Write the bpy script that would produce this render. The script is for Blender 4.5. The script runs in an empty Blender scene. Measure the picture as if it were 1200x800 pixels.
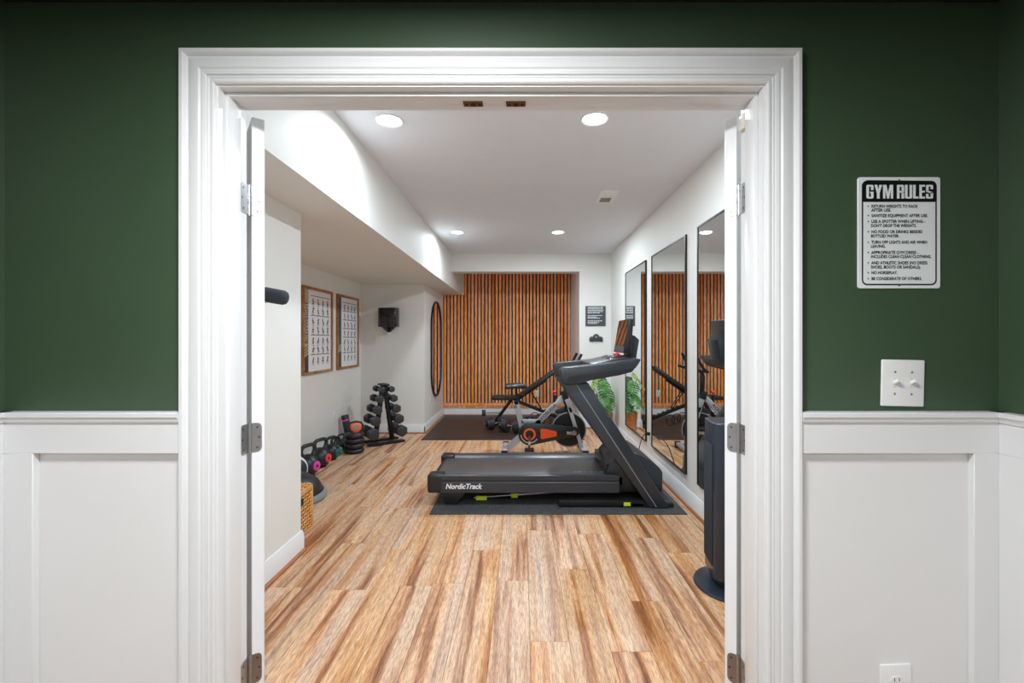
import bpy, bmesh, math, random
from mathutils import Vector, Matrix
random.seed(7)
PI = math.pi
S = bpy.context.scene
COL = S.collection

# ------------------------------------------------------------------ camera
H, F = 1.38, 533.333                      # eye height, focal length in pixels of a 1200 wide frame
cam_d = bpy.data.cameras.new('camera')
cam_d.sensor_width = 36.0
cam_d.lens = 16.0
cam_d.shift_x = -12 / 1200
cam_d.shift_y = -2 / 1200
cam_d.clip_start = 0.02
cam = bpy.data.objects.new('camera', cam_d)
cam.location = (0, 0, H)
cam.rotation_euler = (PI / 2, 0, 0)
COL.objects.link(cam)
S.camera = cam

# ------------------------------------------------------------------ world, exposure
w = bpy.data.worlds.new('world')
S.world = w
w.use_nodes = True
w.node_tree.nodes['Background'].inputs[0].default_value = (0.8, 0.9, 1, 1)
w.node_tree.nodes['Background'].inputs[1].default_value = 0.3
S.view_settings.view_transform = 'Standard'
S.view_settings.look = 'None'
S.view_settings.gamma = 1
S.view_settings.use_curve_mapping = False
S.view_settings.exposure = 0.0
S.cycles.max_bounces = 14
S.cycles.diffuse_bounces = 8
GYM_W, ENTRY_FILL_W = 26.5, 36.5               # watts of each gym downlight / of the unseen entry fill lamps


def at(px, py, Y):
    """A point at depth Y that the photograph shows at px, py (used to read sizes off the photograph)."""
    return Vector(((px - 612) / F * Y, Y, H - (py - 398) / F * Y))


# ------------------------------------------------------------------ materials
def lin(r, g, b):
    def f(c):
        c /= 255
        return c / 12.92 if c < 0.04045 else ((c + 0.055) / 1.055) ** 2.4
    return (f(r), f(g), f(b), 1)


def mat(name, rgb, rough=0.5, metal=0.0, var=0.0, vscale=8.0, bump=0.0, bscale=200.0, spec=0.5, emit=None, coat=0.0):
    m = bpy.data.materials.new(name)
    m.use_nodes = True
    nt = m.node_tree
    b = nt.nodes['Principled BSDF']
    col = lin(*rgb)
    b.inputs['Base Color'].default_value = col
    b.inputs['Roughness'].default_value = rough
    b.inputs['Metallic'].default_value = metal
    b.inputs['Specular IOR Level'].default_value = spec
    b.inputs['Coat Weight'].default_value = coat
    tc = nt.nodes.new('ShaderNodeTexCoord')
    if var:
        n = nt.nodes.new('ShaderNodeTexNoise')
        n.inputs['Scale'].default_value = vscale
        n.inputs['Detail'].default_value = 4
        nt.links.new(tc.outputs['Object'], n.inputs['Vector'])
        r = nt.nodes.new('ShaderNodeValToRGB')
        r.color_ramp.elements[0].position = 0.3
        r.color_ramp.elements[1].position = 0.7
        r.color_ramp.elements[0].color = tuple(c * (1 - var) for c in col[:3]) + (1,)
        r.color_ramp.elements[1].color = tuple(min(1, c * (1 + var)) for c in col[:3]) + (1,)
        nt.links.new(n.outputs['Fac'], r.inputs['Fac'])
        nt.links.new(r.outputs['Color'], b.inputs['Base Color'])
    if bump:
        n2 = nt.nodes.new('ShaderNodeTexNoise')
        n2.inputs['Scale'].default_value = bscale
        n2.inputs['Detail'].default_value = 3
        nt.links.new(tc.outputs['Object'], n2.inputs['Vector'])
        bp = nt.nodes.new('ShaderNodeBump')
        bp.inputs['Strength'].default_value = bump
        bp.inputs['Distance'].default_value = 0.002
        nt.links.new(n2.outputs['Fac'], bp.inputs['Height'])
        nt.links.new(bp.outputs['Normal'], b.inputs['Normal'])
    if emit:
        b.inputs['Emission Color'].default_value = lin(*rgb)
        b.inputs['Emission Strength'].default_value = emit
    return m


def wood(name, stops, stretch, fine, rough=0.45, rand=0.12, broad=1.0, axis=1, bump=0.15):
    """Streaked wood: broad colour bands drawn out along one axis, fine grain over them, one tone per object."""
    m = bpy.data.materials.new(name)
    m.use_nodes = True
    nt = m.node_tree
    N, L = nt.nodes, nt.links
    b = N['Principled BSDF']
    tc = N.new('ShaderNodeTexCoord')
    oi = N.new('ShaderNodeObjectInfo')
    mul = N.new('ShaderNodeVectorMath')
    mul.operation = 'MULTIPLY_ADD'
    comb = N.new('ShaderNodeCombineXYZ')
    sc = N.new('ShaderNodeMath')
    sc.operation = 'MULTIPLY'
    sc.inputs[1].default_value = 37.0
    L.new(oi.outputs['Random'], sc.inputs[0])
    for i in range(3):
        L.new(sc.outputs[0], comb.inputs[i])
    L.new(tc.outputs['Object'], mul.inputs[0])
    mul.inputs[1].default_value = (1, 1, 1)
    L.new(comb.outputs[0], mul.inputs[2])

    def noise(scale, detail, dist=0.0, rgh=0.5):
        mp = N.new('ShaderNodeMapping')
        mp.inputs['Scale'].default_value = scale
        L.new(mul.outputs[0], mp.inputs['Vector'])
        n = N.new('ShaderNodeTexNoise')
        n.inputs['Scale'].default_value = 1
        n.inputs['Detail'].default_value = detail
        n.inputs['Distortion'].default_value = dist
        n.inputs['Roughness'].default_value = rgh
        L.new(mp.outputs[0], n.inputs['Vector'])
        return n
    n1 = noise(stretch, 6, 0.3, 0.6)
    n2 = noise(fine, 4, 0.3, 0.6)
    n3 = noise(tuple(s * 0.45 * broad for s in stretch), 2)
    ramp = N.new('ShaderNodeValToRGB')
    els = ramp.color_ramp.elements
    els[0].position, els[0].color = stops[0][0], lin(*stops[0][1])
    els[1].position, els[1].color = stops[-1][0], lin(*stops[-1][1])
    for p, c in stops[1:-1]:
        e = els.new(p)
        e.color = lin(*c)
    L.new(n1.outputs['Fac'], ramp.inputs['Fac'])
    fr = N.new('ShaderNodeValToRGB')
    fr.color_ramp.elements[0].position, fr.color_ramp.elements[0].color = 0.36, (0.54, 0.47, 0.42, 1)
    fr.color_ramp.elements[1].position, fr.color_ramp.elements[1].color = 0.6, (1.16, 1.15, 1.14, 1)
    L.new(n2.outputs['Fac'], fr.inputs['Fac'])
    mx = N.new('ShaderNodeMix')
    mx.data_type = 'RGBA'
    mx.blend_type = 'MULTIPLY'
    mx.inputs['Factor'].default_value = 0.85
    L.new(ramp.outputs['Color'], mx.inputs['A'])
    L.new(fr.outputs['Color'], mx.inputs['B'])
    hsv = N.new('ShaderNodeHueSaturation')
    v = N.new('ShaderNodeMapRange')
    v.inputs['To Min'].default_value = 1 - rand
    v.inputs['To Max'].default_value = 1 + rand
    L.new(oi.outputs['Random'], v.inputs['Value'])
    L.new(v.outputs[0], hsv.inputs['Value'])
    sat = N.new('ShaderNodeMapRange')
    sat.inputs['From Min'].default_value = 0.35
    sat.inputs['From Max'].default_value = 0.65
    sat.inputs['To Min'].default_value = 0.84
    sat.inputs['To Max'].default_value = 1.12
    L.new(n3.outputs['Fac'], sat.inputs['Value'])
    L.new(sat.outputs[0], hsv.inputs['Saturation'])
    L.new(mx.outputs['Result'], hsv.inputs['Color'])
    L.new(hsv.outputs['Color'], b.inputs['Base Color'])
    b.inputs['Roughness'].default_value = rough
    bp = N.new('ShaderNodeBump')
    bp.inputs['Strength'].default_value = bump
    bp.inputs['Distance'].default_value = 0.001
    L.new(n2.outputs['Fac'], bp.inputs['Height'])
    L.new(bp.outputs['Normal'], b.inputs['Normal'])
    return m


M = {}
M['green'] = mat('green_paint', (63, 84, 62), 0.42, var=0.06, vscale=2.5, bump=0.12, bscale=350)
M['trim'] = mat('white_trim_paint', (230, 232, 234), 0.32, var=0.008, vscale=2)
M['panel'] = mat('white_panel_paint', (232, 233, 234), 0.4, var=0.02, vscale=2, bump=0.015, bscale=120)
M['door'] = mat('white_door_paint', (238, 241, 245), 0.35, var=0.01)
M['gym'] = mat('greige_wall_paint', (230, 229, 225), 0.6, var=0.012, vscale=1.5, bump=0.05, bscale=400)
M['ceil'] = mat('ceiling_paint', (229, 233, 240), 0.75, var=0.01, bump=0.06, bscale=300)
M['blackceil'] = mat('black_ceiling_paint', (14, 15, 15), 0.8)
M['plank'] = wood('plank_print', [(0.27, (104, 60, 36)), (0.38, (162, 108, 70)), (0.46, (200, 152, 112)), (0.55, (218, 182, 146)),
                                  (0.64, (194, 158, 132)), (0.74, (146, 110, 88))],
                  (17, 0.7, 1), (250, 20, 60), rough=0.42, rand=0.09)
M['subfloor'] = mat('subfloor', (120, 85, 55), 0.7, var=0.1)
M['slat'] = wood('slat_wood', [(0.3, (232, 132, 76)), (0.45, (253, 164, 102)), (0.58, (255, 188, 128)), (0.72, (248, 150, 90))],
                 (16, 16, 0.9), (110, 110, 9), rough=0.5, rand=0.13)
M['felt'] = mat('dark_felt_backing', (40, 20, 13), 0.95, bump=0.3)
M['shoe'] = mat('oak_shoe_moulding', (158, 98, 58), 0.45, var=0.12, vscale=20)
M['mirror'] = mat('mirror_silvering', (238, 241, 240), 0.0, 1.0)
M['blackmetal'] = mat('black_powder_coat', (22, 23, 25), 0.45, 0.2, var=0.08, bump=0.1, bscale=600)
M['blackframe'] = mat('black_frame', (18, 18, 18), 0.4)
M['charcoal'] = mat('charcoal_plastic', (45, 51, 58), 0.34, var=0.06, bump=0.12, bscale=500)
M['darkplastic'] = mat('dark_plastic', (28, 30, 33), 0.36, var=0.05, bump=0.1, bscale=500)
M['gloss'] = mat('gloss_black_plastic', (10, 11, 13), 0.1, coat=0.4)
M['screen'] = mat('black_glass', (5, 5, 6), 0.03, spec=1.0, coat=1.0)
M['belt'] = mat('treadmill_belt', (80, 76, 76), 0.36, var=0.1, vscale=5, bump=0.25, bscale=500)
M['rubber'] = mat('black_rubber', (20, 21, 22), 0.55, var=0.15, vscale=30, bump=0.25, bscale=300)
M['matspeck'] = mat('pebbled_rubber_mat', (66, 68, 70), 0.7, var=0.6, vscale=75, bump=0.8, bscale=130)
M['gymmat'] = mat('worn_mat_slat_tint', (54, 42, 36), 0.5, var=0.3, vscale=5, bump=0.5, bscale=120)  # worn dark rubber; brown cast painted in for the slats' reflection
M['vinyl'] = mat('black_vinyl', (34, 36, 38), 0.38, var=0.08, bump=0.15, bscale=400)
M['silver'] = mat('brushed_nickel', (176, 177, 179), 0.36, 1.0, var=0.06, vscale=40)
M['brass'] = mat('brass_strike', (120, 84, 48), 0.45, 0.9, var=0.2, vscale=60)
M['screw'] = mat('steel_screw', (120, 118, 112), 0.35, 0.9)
M['dark'] = mat('dark_slot', (20, 18, 16), 0.8)
M['bikegrey'] = mat('grey_bike_paint', (178, 182, 190), 0.35, 0.25, var=0.03)
M['orange'] = mat('orange_plastic', (244, 96, 40), 0.4, var=0.05)
M['red'] = mat('red_plastic', (220, 32, 40), 0.35, var=0.03)
M['pink'] = mat('pink_disc', (226, 64, 168), 0.45, var=0.04)
M['reddisc'] = mat('red_disc', (232, 62, 74), 0.45, var=0.04)
M['teal'] = mat('dark_teal_disc', (22, 96, 88), 0.45, var=0.04)
M['greendisc'] = mat('green_disc', (70, 150, 110), 0.45, var=0.04)
M['lens'] = mat('downlight_lens', (255, 252, 246), 0.4, emit=22)
M['white'] = mat('white_plastic', (238, 239, 240), 0.3, var=0.01)
M['ivory'] = mat('ivory_plastic', (226, 222, 210), 0.35, var=0.01)
M['signwhite'] = mat('sign_white', (240, 245, 248), 0.3, var=0.01)
M['signblack'] = mat('sign_black', (12, 13, 16), 0.35)
M['signgrey'] = mat('sign_slate', (70, 74, 76), 0.5, var=0.08)
M['print'] = mat('printed_ink', (52, 50, 54), 0.7)
M['paper'] = mat('poster_paper', (236, 236, 238), 0.55)
M['postergrey'] = mat('poster_grey_strip', (84, 84, 86), 0.6)
M['postertan'] = mat('poster_sand_strip', (178, 172, 152), 0.6)
M['posterteal'] = mat('poster_teal_strip', (34, 84, 92), 0.6)
M['posterdark'] = mat('poster_dark_strip', (62, 60, 62), 0.6)
M['framewood'] = wood('poster_frame_wood', [(0.3, (128, 82, 40)), (0.5, (178, 124, 66)), (0.7, (146, 96, 50))], (30, 3, 3), (180, 20, 20), rand=0.05)
M['rattan'] = wood('rattan', [(0.3, (196, 134, 70)), (0.5, (232, 176, 108)), (0.7, (214, 152, 84))], (30, 30, 30), (200, 200, 200), rand=0.06)
M['potweave'] = wood('pot_rattan', [(0.3, (166, 96, 46)), (0.5, (214, 138, 74)), (0.7, (190, 116, 60))], (30, 30, 30), (200, 200, 200), rand=0.06)
M['leaf'] = mat('leaf_green', (72, 128, 56), 0.4, var=0.35, vscale=14)
M['leaf2'] = mat('young_leaf_green', (122, 158, 70), 0.4, var=0.3, vscale=14)
M['stem'] = mat('plant_stem', (96, 120, 62), 0.5, var=0.1)
M['soil'] = mat('soil', (50, 36, 26), 0.9, bump=0.8, bscale=80)
M['bosugrey'] = mat('grey_rubber', (134, 138, 140), 0.55, var=0.05, bump=0.2)
M['navy'] = mat('navy_vinyl', (32, 42, 62), 0.4, var=0.1)
M['ballwhite'] = mat('white_vinyl', (222, 224, 228), 0.45, var=0.03)
M['yellow'] = mat('yellow_sticker', (206, 222, 40), 0.5)
M['foam'] = mat('charcoal_foam', (52, 58, 66), 0.85, var=0.15, vscale=60, bump=0.4, bscale=200)
M['hex'] = mat('black_hex_rubber', (52, 54, 58), 0.36, var=0.08, bump=0.2, bscale=300)
M['chrome'] = mat('chrome', (200, 202, 206), 0.12, 1.0)
M['vent'] = mat('vent_white', (244, 245, 246), 0.5)
M['tower'] = mat('tower_black_plastic', (36, 47, 60), 0.3, var=0.05, coat=0.2)


# ------------------------------------------------------------------ mesh builder
class MB:
    def __init__(self, m=None):
        self.bm = bmesh.new()
        self.m = m or Matrix()

    def take(self, t):
        t.transform(self.m)
        me = bpy.data.meshes.new('tmp')
        t.to_mesh(me)
        t.free()
        self.bm.from_mesh(me)
        bpy.data.meshes.remove(me)
        return self

    def raw(self, vs, fs):
        t = bmesh.new()
        bv = [t.verts.new(v) for v in vs]
        for f in fs:
            try:
                t.faces.new([bv[i] for i in f])
            except ValueError:
                pass
        bmesh.ops.recalc_face_normals(t, faces=t.faces)
        return self.take(t)

    def flat(self, vs, fs):
        t = bmesh.new()
        bv = [t.verts.new(v) for v in vs]
        for f in fs:
            t.faces.new([bv[i] for i in f])
        return self.take(t)

    def box(self, x0, x1, y0, y1, z0, z1, bev=0.0, seg=2):
        t = bmesh.new()
        bmesh.ops.create_cube(t, size=1)
        for v in t.verts:
            v.co = Vector((x0 + (v.co.x + .5) * (x1 - x0), y0 + (v.co.y + .5) * (y1 - y0), z0 + (v.co.z + .5) * (z1 - z0)))
        if bev:
            bmesh.ops.bevel(t, geom=list(t.edges), offset=bev, segments=seg, profile=0.5, affect='EDGES')
        return self.take(t)

    def prism(self, poly, axis, d0, d1, bev=0.0, seg=2, only=None):
        """poly: 2-D points; axis 'x' -> (y,z), 'y' -> (x,z), 'z' -> (x,y)."""
        def p3(p, d):
            return {'x': (d, p[0], p[1]), 'y': (p[0], d, p[1]), 'z': (p[0], p[1], d)}[axis]
        t = bmesh.new()
        a = [t.verts.new(p3(p, d0)) for p in poly]
        b = [t.verts.new(p3(p, d1)) for p in poly]
        n = len(poly)
        t.faces.new(a)
        t.faces.new(b)
        for i in range(n):
            t.faces.new((a[i], a[(i + 1) % n], b[(i + 1) % n], b[i]))
        bmesh.ops.recalc_face_normals(t, faces=t.faces)
        if bev:
            bmesh.ops.bevel(t, geom=list(t.edges), offset=bev, segments=seg, profile=0.5, affect='EDGES', clamp_overlap=True)
        return self.take(t)

    def cyl(self, p0, p1, r0, r1=None, n=20, bev=0.0):
        r1 = r0 if r1 is None else r1
        p0, p1 = Vector(p0), Vector(p1)
        d = p1 - p0
        t = bmesh.new()
        bmesh.ops.create_cone(t, cap_ends=True, segments=n, radius1=r0, radius2=r1, depth=d.length)
        if bev:
            es = [e for e in t.edges if abs(e.verts[0].co.z - e.verts[1].co.z) < 1e-6]
            bmesh.ops.bevel(t, geom=es, offset=bev, segments=2, profile=0.5, affect='EDGES')
        q = Vector((0, 0, 1)).rotation_difference(d.normalized())
        t.transform(Matrix.Translation((p0 + p1) / 2) @ q.to_matrix().to_4x4())
        return self.take(t)

    def sphere(self, c, r, n=20):
        r = (r, r, r) if not hasattr(r, '__len__') else r
        t = bmesh.new()
        bmesh.ops.create_uvsphere(t, u_segments=n, v_segments=n // 2, radius=1)
        t.transform(Matrix.Translation(c) @ Matrix.Diagonal((*r, 1)))
        return self.take(t)

    def tube(self, pts, r, n=10, closed=False):
        pts = [Vector(p) for p in pts]
        k = len(pts)
        rs = r if hasattr(r, '__len__') else [r] * k
        t = bmesh.new()
        rings = []
        up = None
        for i, p in enumerate(pts):
            a = pts[(i - 1) % k] if closed or i else p
            b = pts[(i + 1) % k] if closed or i < k - 1 else p
            d = (b - a).normalized()
            if up is None:
                up = Vector((0, 0, 1)) if abs(d.z) < 0.9 else Vector((1, 0, 0))
            s = d.cross(up).normalized()
            up = s.cross(d).normalized()
            rings.append([t.verts.new(p + rs[i] * (math.cos(2 * PI * j / n) * s + math.sin(2 * PI * j / n) * up)) for j in range(n)])
        for i in range(k if closed else k - 1):
            A, B = rings[i], rings[(i + 1) % k]
            for j in range(n):
                t.faces.new((A[j], A[(j + 1) % n], B[(j + 1) % n], B[j]))
        if not closed:
            t.faces.new(rings[0])
            t.faces.new(rings[-1])
        bmesh.ops.recalc_face_normals(t, faces=t.faces)
        return self.take(t)

    def bar(self, p0, p1, wy, wt, bev=0.004):
        """Rectangular bar from p0 to p1 in a plane of constant y: wy across y, wt across the plane."""
        p0, p1 = Vector(p0), Vector(p1)
        d = p1 - p0
        x = d.normalized()
        y = Vector((0, 1, 0))
        z = x.cross(y).normalized()
        y = z.cross(x)
        R = Matrix((x, y, z)).transposed().to_4x4()
        old = self.m
        self.m = old @ Matrix.Translation((p0 + p1) / 2) @ R
        L = d.length / 2
        self.box(-L, L, -wy / 2, wy / 2, -wt / 2, wt / 2, bev)
        self.m = old
        return self

    def lathe(self, prof, c=(0, 0, 0), n=28, sx=1.0, sy=1.0, cap=True):
        t = bmesh.new()
        rings = [[t.verts.new((c[0] + r * sx * math.cos(2 * PI * j / n), c[1] + r * sy * math.sin(2 * PI * j / n), c[2] + z)) for j in range(n)]
                 for r, z in prof]
        for A, B in zip(rings, rings[1:]):
            for j in range(n):
                t.faces.new((A[j], A[(j + 1) % n], B[(j + 1) % n], B[j]))
        if cap:
            t.faces.new(rings[0])
            t.faces.new(rings[-1])
        bmesh.ops.recalc_face_normals(t, faces=t.faces)
        return self.take(t)

    def text(self, s, size, mtx, bold=0.0, sx=1.0, align='LEFT', depth=0.0):
        cu = bpy.data.curves.new('txt', 'FONT')
        cu.body = s
        cu.size = size
        cu.offset = bold
        cu.extrude = depth
        cu.align_x = align
        cu.resolution_u = 3
        o = bpy.data.objects.new('txt', cu)
        me = bpy.data.meshes.new_from_object(o)
        me.transform(mtx @ Matrix.Diagonal((sx, 1, 1, 1)))
        me.transform(self.m)
        self.bm.from_mesh(me)
        bpy.data.meshes.remove(me)
        bpy.data.objects.remove(o)
        bpy.data.curves.remove(cu)
        return self


MOF = {}


def world_of(o):
    return MOF.get(o.name, Matrix())


def build(name, mb, m, parent=None, loc=None, ang=40, kind=None, label=None):
    """One mesh object from world-space geometry; its origin goes to loc (top level) or to its thing's base (part)."""
    W = world_of(parent) if parent else Matrix.Translation(loc or (0, 0, 0))
    me = bpy.data.meshes.new(name)
    mb.bm.transform(W.inverted())
    mb.bm.to_mesh(me)
    mb.bm.free()
    for mm in (m if isinstance(m, (list, tuple)) else [m]):
        me.materials.append(mm if not isinstance(mm, str) else M[mm])
    me.polygons.foreach_set('use_smooth', [True] * len(me.polygons))
    me.set_sharp_from_angle(angle=math.radians(ang))
    o = bpy.data.objects.new(name, me)
    COL.objects.link(o)
    MOF[o.name] = W
    if parent:
        o.parent = parent
    else:
        o.location = W.translation
    if kind:
        o['kind'] = kind
    if label:
        o['label'] = label
    return o


def tag(o, label, cat, group=None, kind=None):
    o['label'] = label
    o['category'] = cat
    if group:
        o['group'] = group
    if kind:
        o['kind'] = kind
    return o


def thing(name, label, cat, loc=(0, 0, 0), rotz=0.0, group=None):
    o = bpy.data.objects.new(name, None)
    o.empty_display_size = 0.05
    COL.objects.link(o)
    o.location = loc
    o.rotation_euler = (0, 0, rotz)
    MOF[o.name] = Matrix.Translation(loc) @ Matrix.Rotation(rotz, 4, 'Z')
    return tag(o, label, cat, group)


def struct(name, mb, m, label, loc=(0, 0, 0), parent=None):
    o = build(name, mb, m, parent, loc)
    if not parent:
        o['kind'] = 'structure'
        o['label'] = label
    return o


def copy_tree(o, parent=None):
    kids = [c for c in COL.objects if c.parent == o]
    c = o.copy()
    COL.objects.link(c)
    MOF[c.name] = world_of(o)
    if parent:
        c.parent = parent
    for k in kids:
        copy_tree(k, c)
    return c


def place(c, loc, rotz, label, group=None):
    c.location = loc
    c.rotation_euler = (0, 0, rotz)
    c['label'] = label
    if group:
        c['group'] = group
    return c


def RX(a): return Matrix.Rotation(a, 4, 'X')
def RY(a): return Matrix.Rotation(a, 4, 'Y')
def RZ(a): return Matrix.Rotation(a, 4, 'Z')
def T(*v): return Matrix.Translation(v)


# ------------------------------------------------------------------ lamps (each builds its own fixture)
def downlight(x, y, z, watts, label, group, r=0.085, size=0.10, col=(0.80, 0.915, 1.0), spread=180):
    t = thing('recessed_light', label, 'ceiling light', (x, y, z), 0, group)
    b = MB()
    b.lathe([(r * .78, -0.001), (r, -0.001), (r, -0.006), (r * .95, -0.008), (r * .82, -0.004), (r * .78, -0.001)], (x, y, z), 32, cap=False)
    build('trim_ring', b, 'white', t)
    b = MB()
    b.lathe([(0.001, -0.0025), (r * .81, -0.0025), (r * .81, -0.001), (0.001, -0.001)], (x, y, z), 32)
    build('lens', b, 'lens', t)
    ld = bpy.data.lights.new('downlight', 'AREA')
    ld.shape = 'DISK'
    ld.size = size
    ld.energy = watts
    ld.spread = math.radians(spread)
    ld.color = col
    lo = bpy.data.objects.new('downlight_lamp', ld)
    COL.objects.link(lo)
    lo.parent = t
    lo.location = (0, 0, -0.012)
    return t


ZC = 2.725                                 # gym ceiling
XR, XL, XA = 1.385, -1.445, -2.383         # gym right wall, left wall, alcove's left wall
YB, YN, YS = 7.1, 8.33, 6.72               # back wall, slatted niche wall, wall behind the dumbbell rack
XN, XS, ZS = 0.892, -1.105, 2.2            # niche's right side, soffit face, soffit underside
YW0, YW1 = 1.255, 1.385                    # the partition the camera looks through
X0, X1, ZH = -0.837, 0.665, 2.077          # door opening
EL, ER, ZE = -1.426, 1.313, 2.31           # entry room
g = 'gym downlights'
downlight(-0.815, 2.79, ZC, GYM_W * .40, 'round recessed ceiling light in the gym by the soffit, the nearer of the two there', g, spread=163)
downlight(0.441, 2.77, ZC, GYM_W * 1.3, 'brightest round recessed ceiling light on the mirror side, closest to the doorway', g)
downlight(-0.811, 5.69, ZC, GYM_W * .55, 'small distant recessed light beside the soffit, nearer the slatted wall', g, spread=163)
downlight(0.448, 5.69, ZC, GYM_W * 1.55, 'small distant recessed light beyond the ceiling vent, on the mirror side', g)
# unseen lamps added as soft fill; the nearer follows the trim shadows
downlight(-0.20, 0.42, ZE, ENTRY_FILL_W * .95, 'wide unseen ceiling light for soft fill in the entry room, closer to the doorway', 'entry fill lamps', 0.2, 0.36, (.97, .99, 1), 180)
downlight(-0.05, -1.6, ZE, ENTRY_FILL_W * .9, 'wide unseen ceiling light added for soft fill in the entry room, farther from the doorway', 'entry fill lamps', 0.2, 0.36, (.97, .99, 1), 180)

# ------------------------------------------------------------------ structure: walls, ceilings
b = MB()
b.box(-2.6, 1.6, 1.2, 8.5, -0.10, -0.008)
b.box(-2.6, 1.6, -3.2, 1.2, -0.10, -0.0)
floor = struct('floor', b, 'subfloor', 'floor of light brown wood-look planks')


def two_tone(name, boxes, label, low):
    """A wall whose entry-side faces are green above the chair rail and white below, the rest greige."""
    mb = MB()
    for bx in boxes:
        mb.box(*bx)
    o = struct(name, mb, ['gym', 'green', 'panel'], label)
    return o


b = [(-2.6, X0 - .02, YW0, YW1, 0, 1.17), (-2.6, X0 - .02, YW0, YW1, 1.17, 2.83), (X1 + .02, 1.6, YW0, YW1, 0, 1.17),
     (X1 + .02, 1.6, YW0, YW1, 1.17, 2.83), (X0 - .02, X1 + .02, YW0, YW1, ZH + .02, 2.83)]
wf = two_tone('wall_front', b, 'dark green partition wall around the double doorway', 1.17)
for p in wf.data.polygons:
    if p.normal.y < -0.5:
        p.material_index = 1 if p.center.z > 1.17 else 2
for nm, xa, xb, sg in (('wall_entry_left', EL - .1, EL, 1), ('wall_entry_right', ER, ER + .1, -1)):
    o = two_tone(nm, [(xa, xb, -3.2, YW0 - .0005, 0, 1.17), (xa, xb, -3.2, YW0 - .0005, 1.17, ZE)], f'green side wall of the entry room at the {nm.split("_")[-1]} edge of the photo', 1.17)
    for p in o.data.polygons:
        if p.normal.x * sg > 0.5:
            p.material_index = 1 if p.center.z > 1.17 else 2
struct('wall_entry_rear', MB().box(EL - .1, ER + .1, -3.3, -3.2, 0, ZE), 'panel', 'plain pale wall behind the viewpoint')
struct('ceiling_entry', MB().box(EL - .1, ER + .1, -3.3, YW0 - .0005, ZE, ZE + .1), 'blackceil', 'black ceiling of the entry room')
struct('ceiling', MB().box(XS, XR + .1, YW1 + .0005, YN + .1, ZC, ZC + .1), 'ceil', 'flat white gym ceiling')
struct('ceiling_soffit', MB().box(XA - .1, XS, YW1 + .0005, YN + .1, ZS, ZC + .1), 'gym', 'boxed soffit running along the left of the gym ceiling')
struct('ceiling_beam', MB().box(XS, XN, YB, YB + .24, 2.445, ZC), 'gym', 'dropped beam in front of the slatted niche')
struct('wall_right', MB().box(XR, XR + .1, YW1 + .0005, YB, 0, ZC), 'gym', 'greige wall that carries the tall mirrors')
struct('wall_back', MB().box(XN, XR + .1, YB, YN + .1, 0, ZC), 'gym', 'short back wall with the small slate sign')
struct('wall_rear', MB().box(XL - .1, XN, YN, YN + .1, 0, ZC), 'gym', 'end wall of the niche behind the slats')
struct('wall_left', MB().box(XA - .1, XL, YW1 + .0005, 2.97, 0, ZS), 'gym', 'greige wall end just inside the left door')
struct('wall_alcove', MB().box(XA - .1, XA, 2.97, YS, 0, ZS), 'gym', 'alcove wall with two framed posters')
struct('wall_rack', MB().box(XA - .1, XL, YS, YN + .1, 0, ZS), 'gym', 'greige wall behind the dumbbell rack, with the pill mirror around its corner')

# baseboards with oak shoe mouldings
BP = [(0, 0), (.015, 0), (.015, .095), (.012, .103), (.011, .118), (.007, .125), (.005, .135), (0, .135)]
SP = [(.015, 0), (.033, 0), (.033, .006), (.029, .013), (.022, .017), (.015, .018)]


def baseboard(name, p0, p1, nrm, label):
    """Runs from p0 to p1 on the floor; nrm points from the wall into the room."""
    p0, p1, nrm = Vector((*p0, 0)), Vector((*p1, 0)), Vector((*nrm, 0))
    d = (p1 - p0)
    for prof, m in ((BP, 'trim'), (SP, 'shoe')):
        mb = MB()
        vs = [p0 + nrm * u + Vector((0, 0, z + .0005)) for u, z in prof] + [p1 + nrm * u + Vector((0, 0, z + .0005)) for u, z in prof]
        n = len(prof)
        fs = [tuple(range(n)), tuple(range(n, 2 * n))] + [(i, (i + 1) % n, n + (i + 1) % n, n + i) for i in range(n)]
        mb.raw(vs, fs)
        if m == 'trim':
            o = struct(name, mb, 'trim', label)
        else:
            struct('shoe_moulding', mb, 'shoe', label, parent=o)
    return o


E = .033
baseboard('baseboard_right', (XR, YW1 + .01), (XR, YB), (-1, 0), 'white baseboard with oak shoe moulding under the mirrors')
baseboard('baseboard_back', (XN, YB), (XR - E, YB), (0, -1), 'white baseboard below the slate sign')
baseboard('baseboard_niche', (XN, YB - E), (XN, YN), (-1, 0), 'white baseboard on the side of the niche')
baseboard('baseboard_rear', (XL + E, YN), (XN - E, YN), (0, -1), 'white baseboard under the wood slats')
baseboard('baseboard_left', (XL, YW1 + .01), (XL, 2.97 + .015), (1, 0), 'white baseboard on the wall end inside the left door')
baseboard('baseboard_alcove', (XA, 2.97), (XA, YS), (1, 0), 'white baseboard in the alcove below the posters')
baseboard('baseboard_end', (XA, 2.97), (XL, 2.97), (0, 1), 'white baseboard on the end of the short left wall')
baseboard('baseboard_rack', (XA, YS), (XL + .015, YS), (0, -1), 'white baseboard behind the dumbbell rack')
baseboard('baseboard_corner', (XL, YS - .015), (XL, YN), (1, 0), 'white baseboard below the pill mirror')

# planks: each one a piece of the floor
PW, PL = 0.18, 1.22
shared = {}


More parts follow.
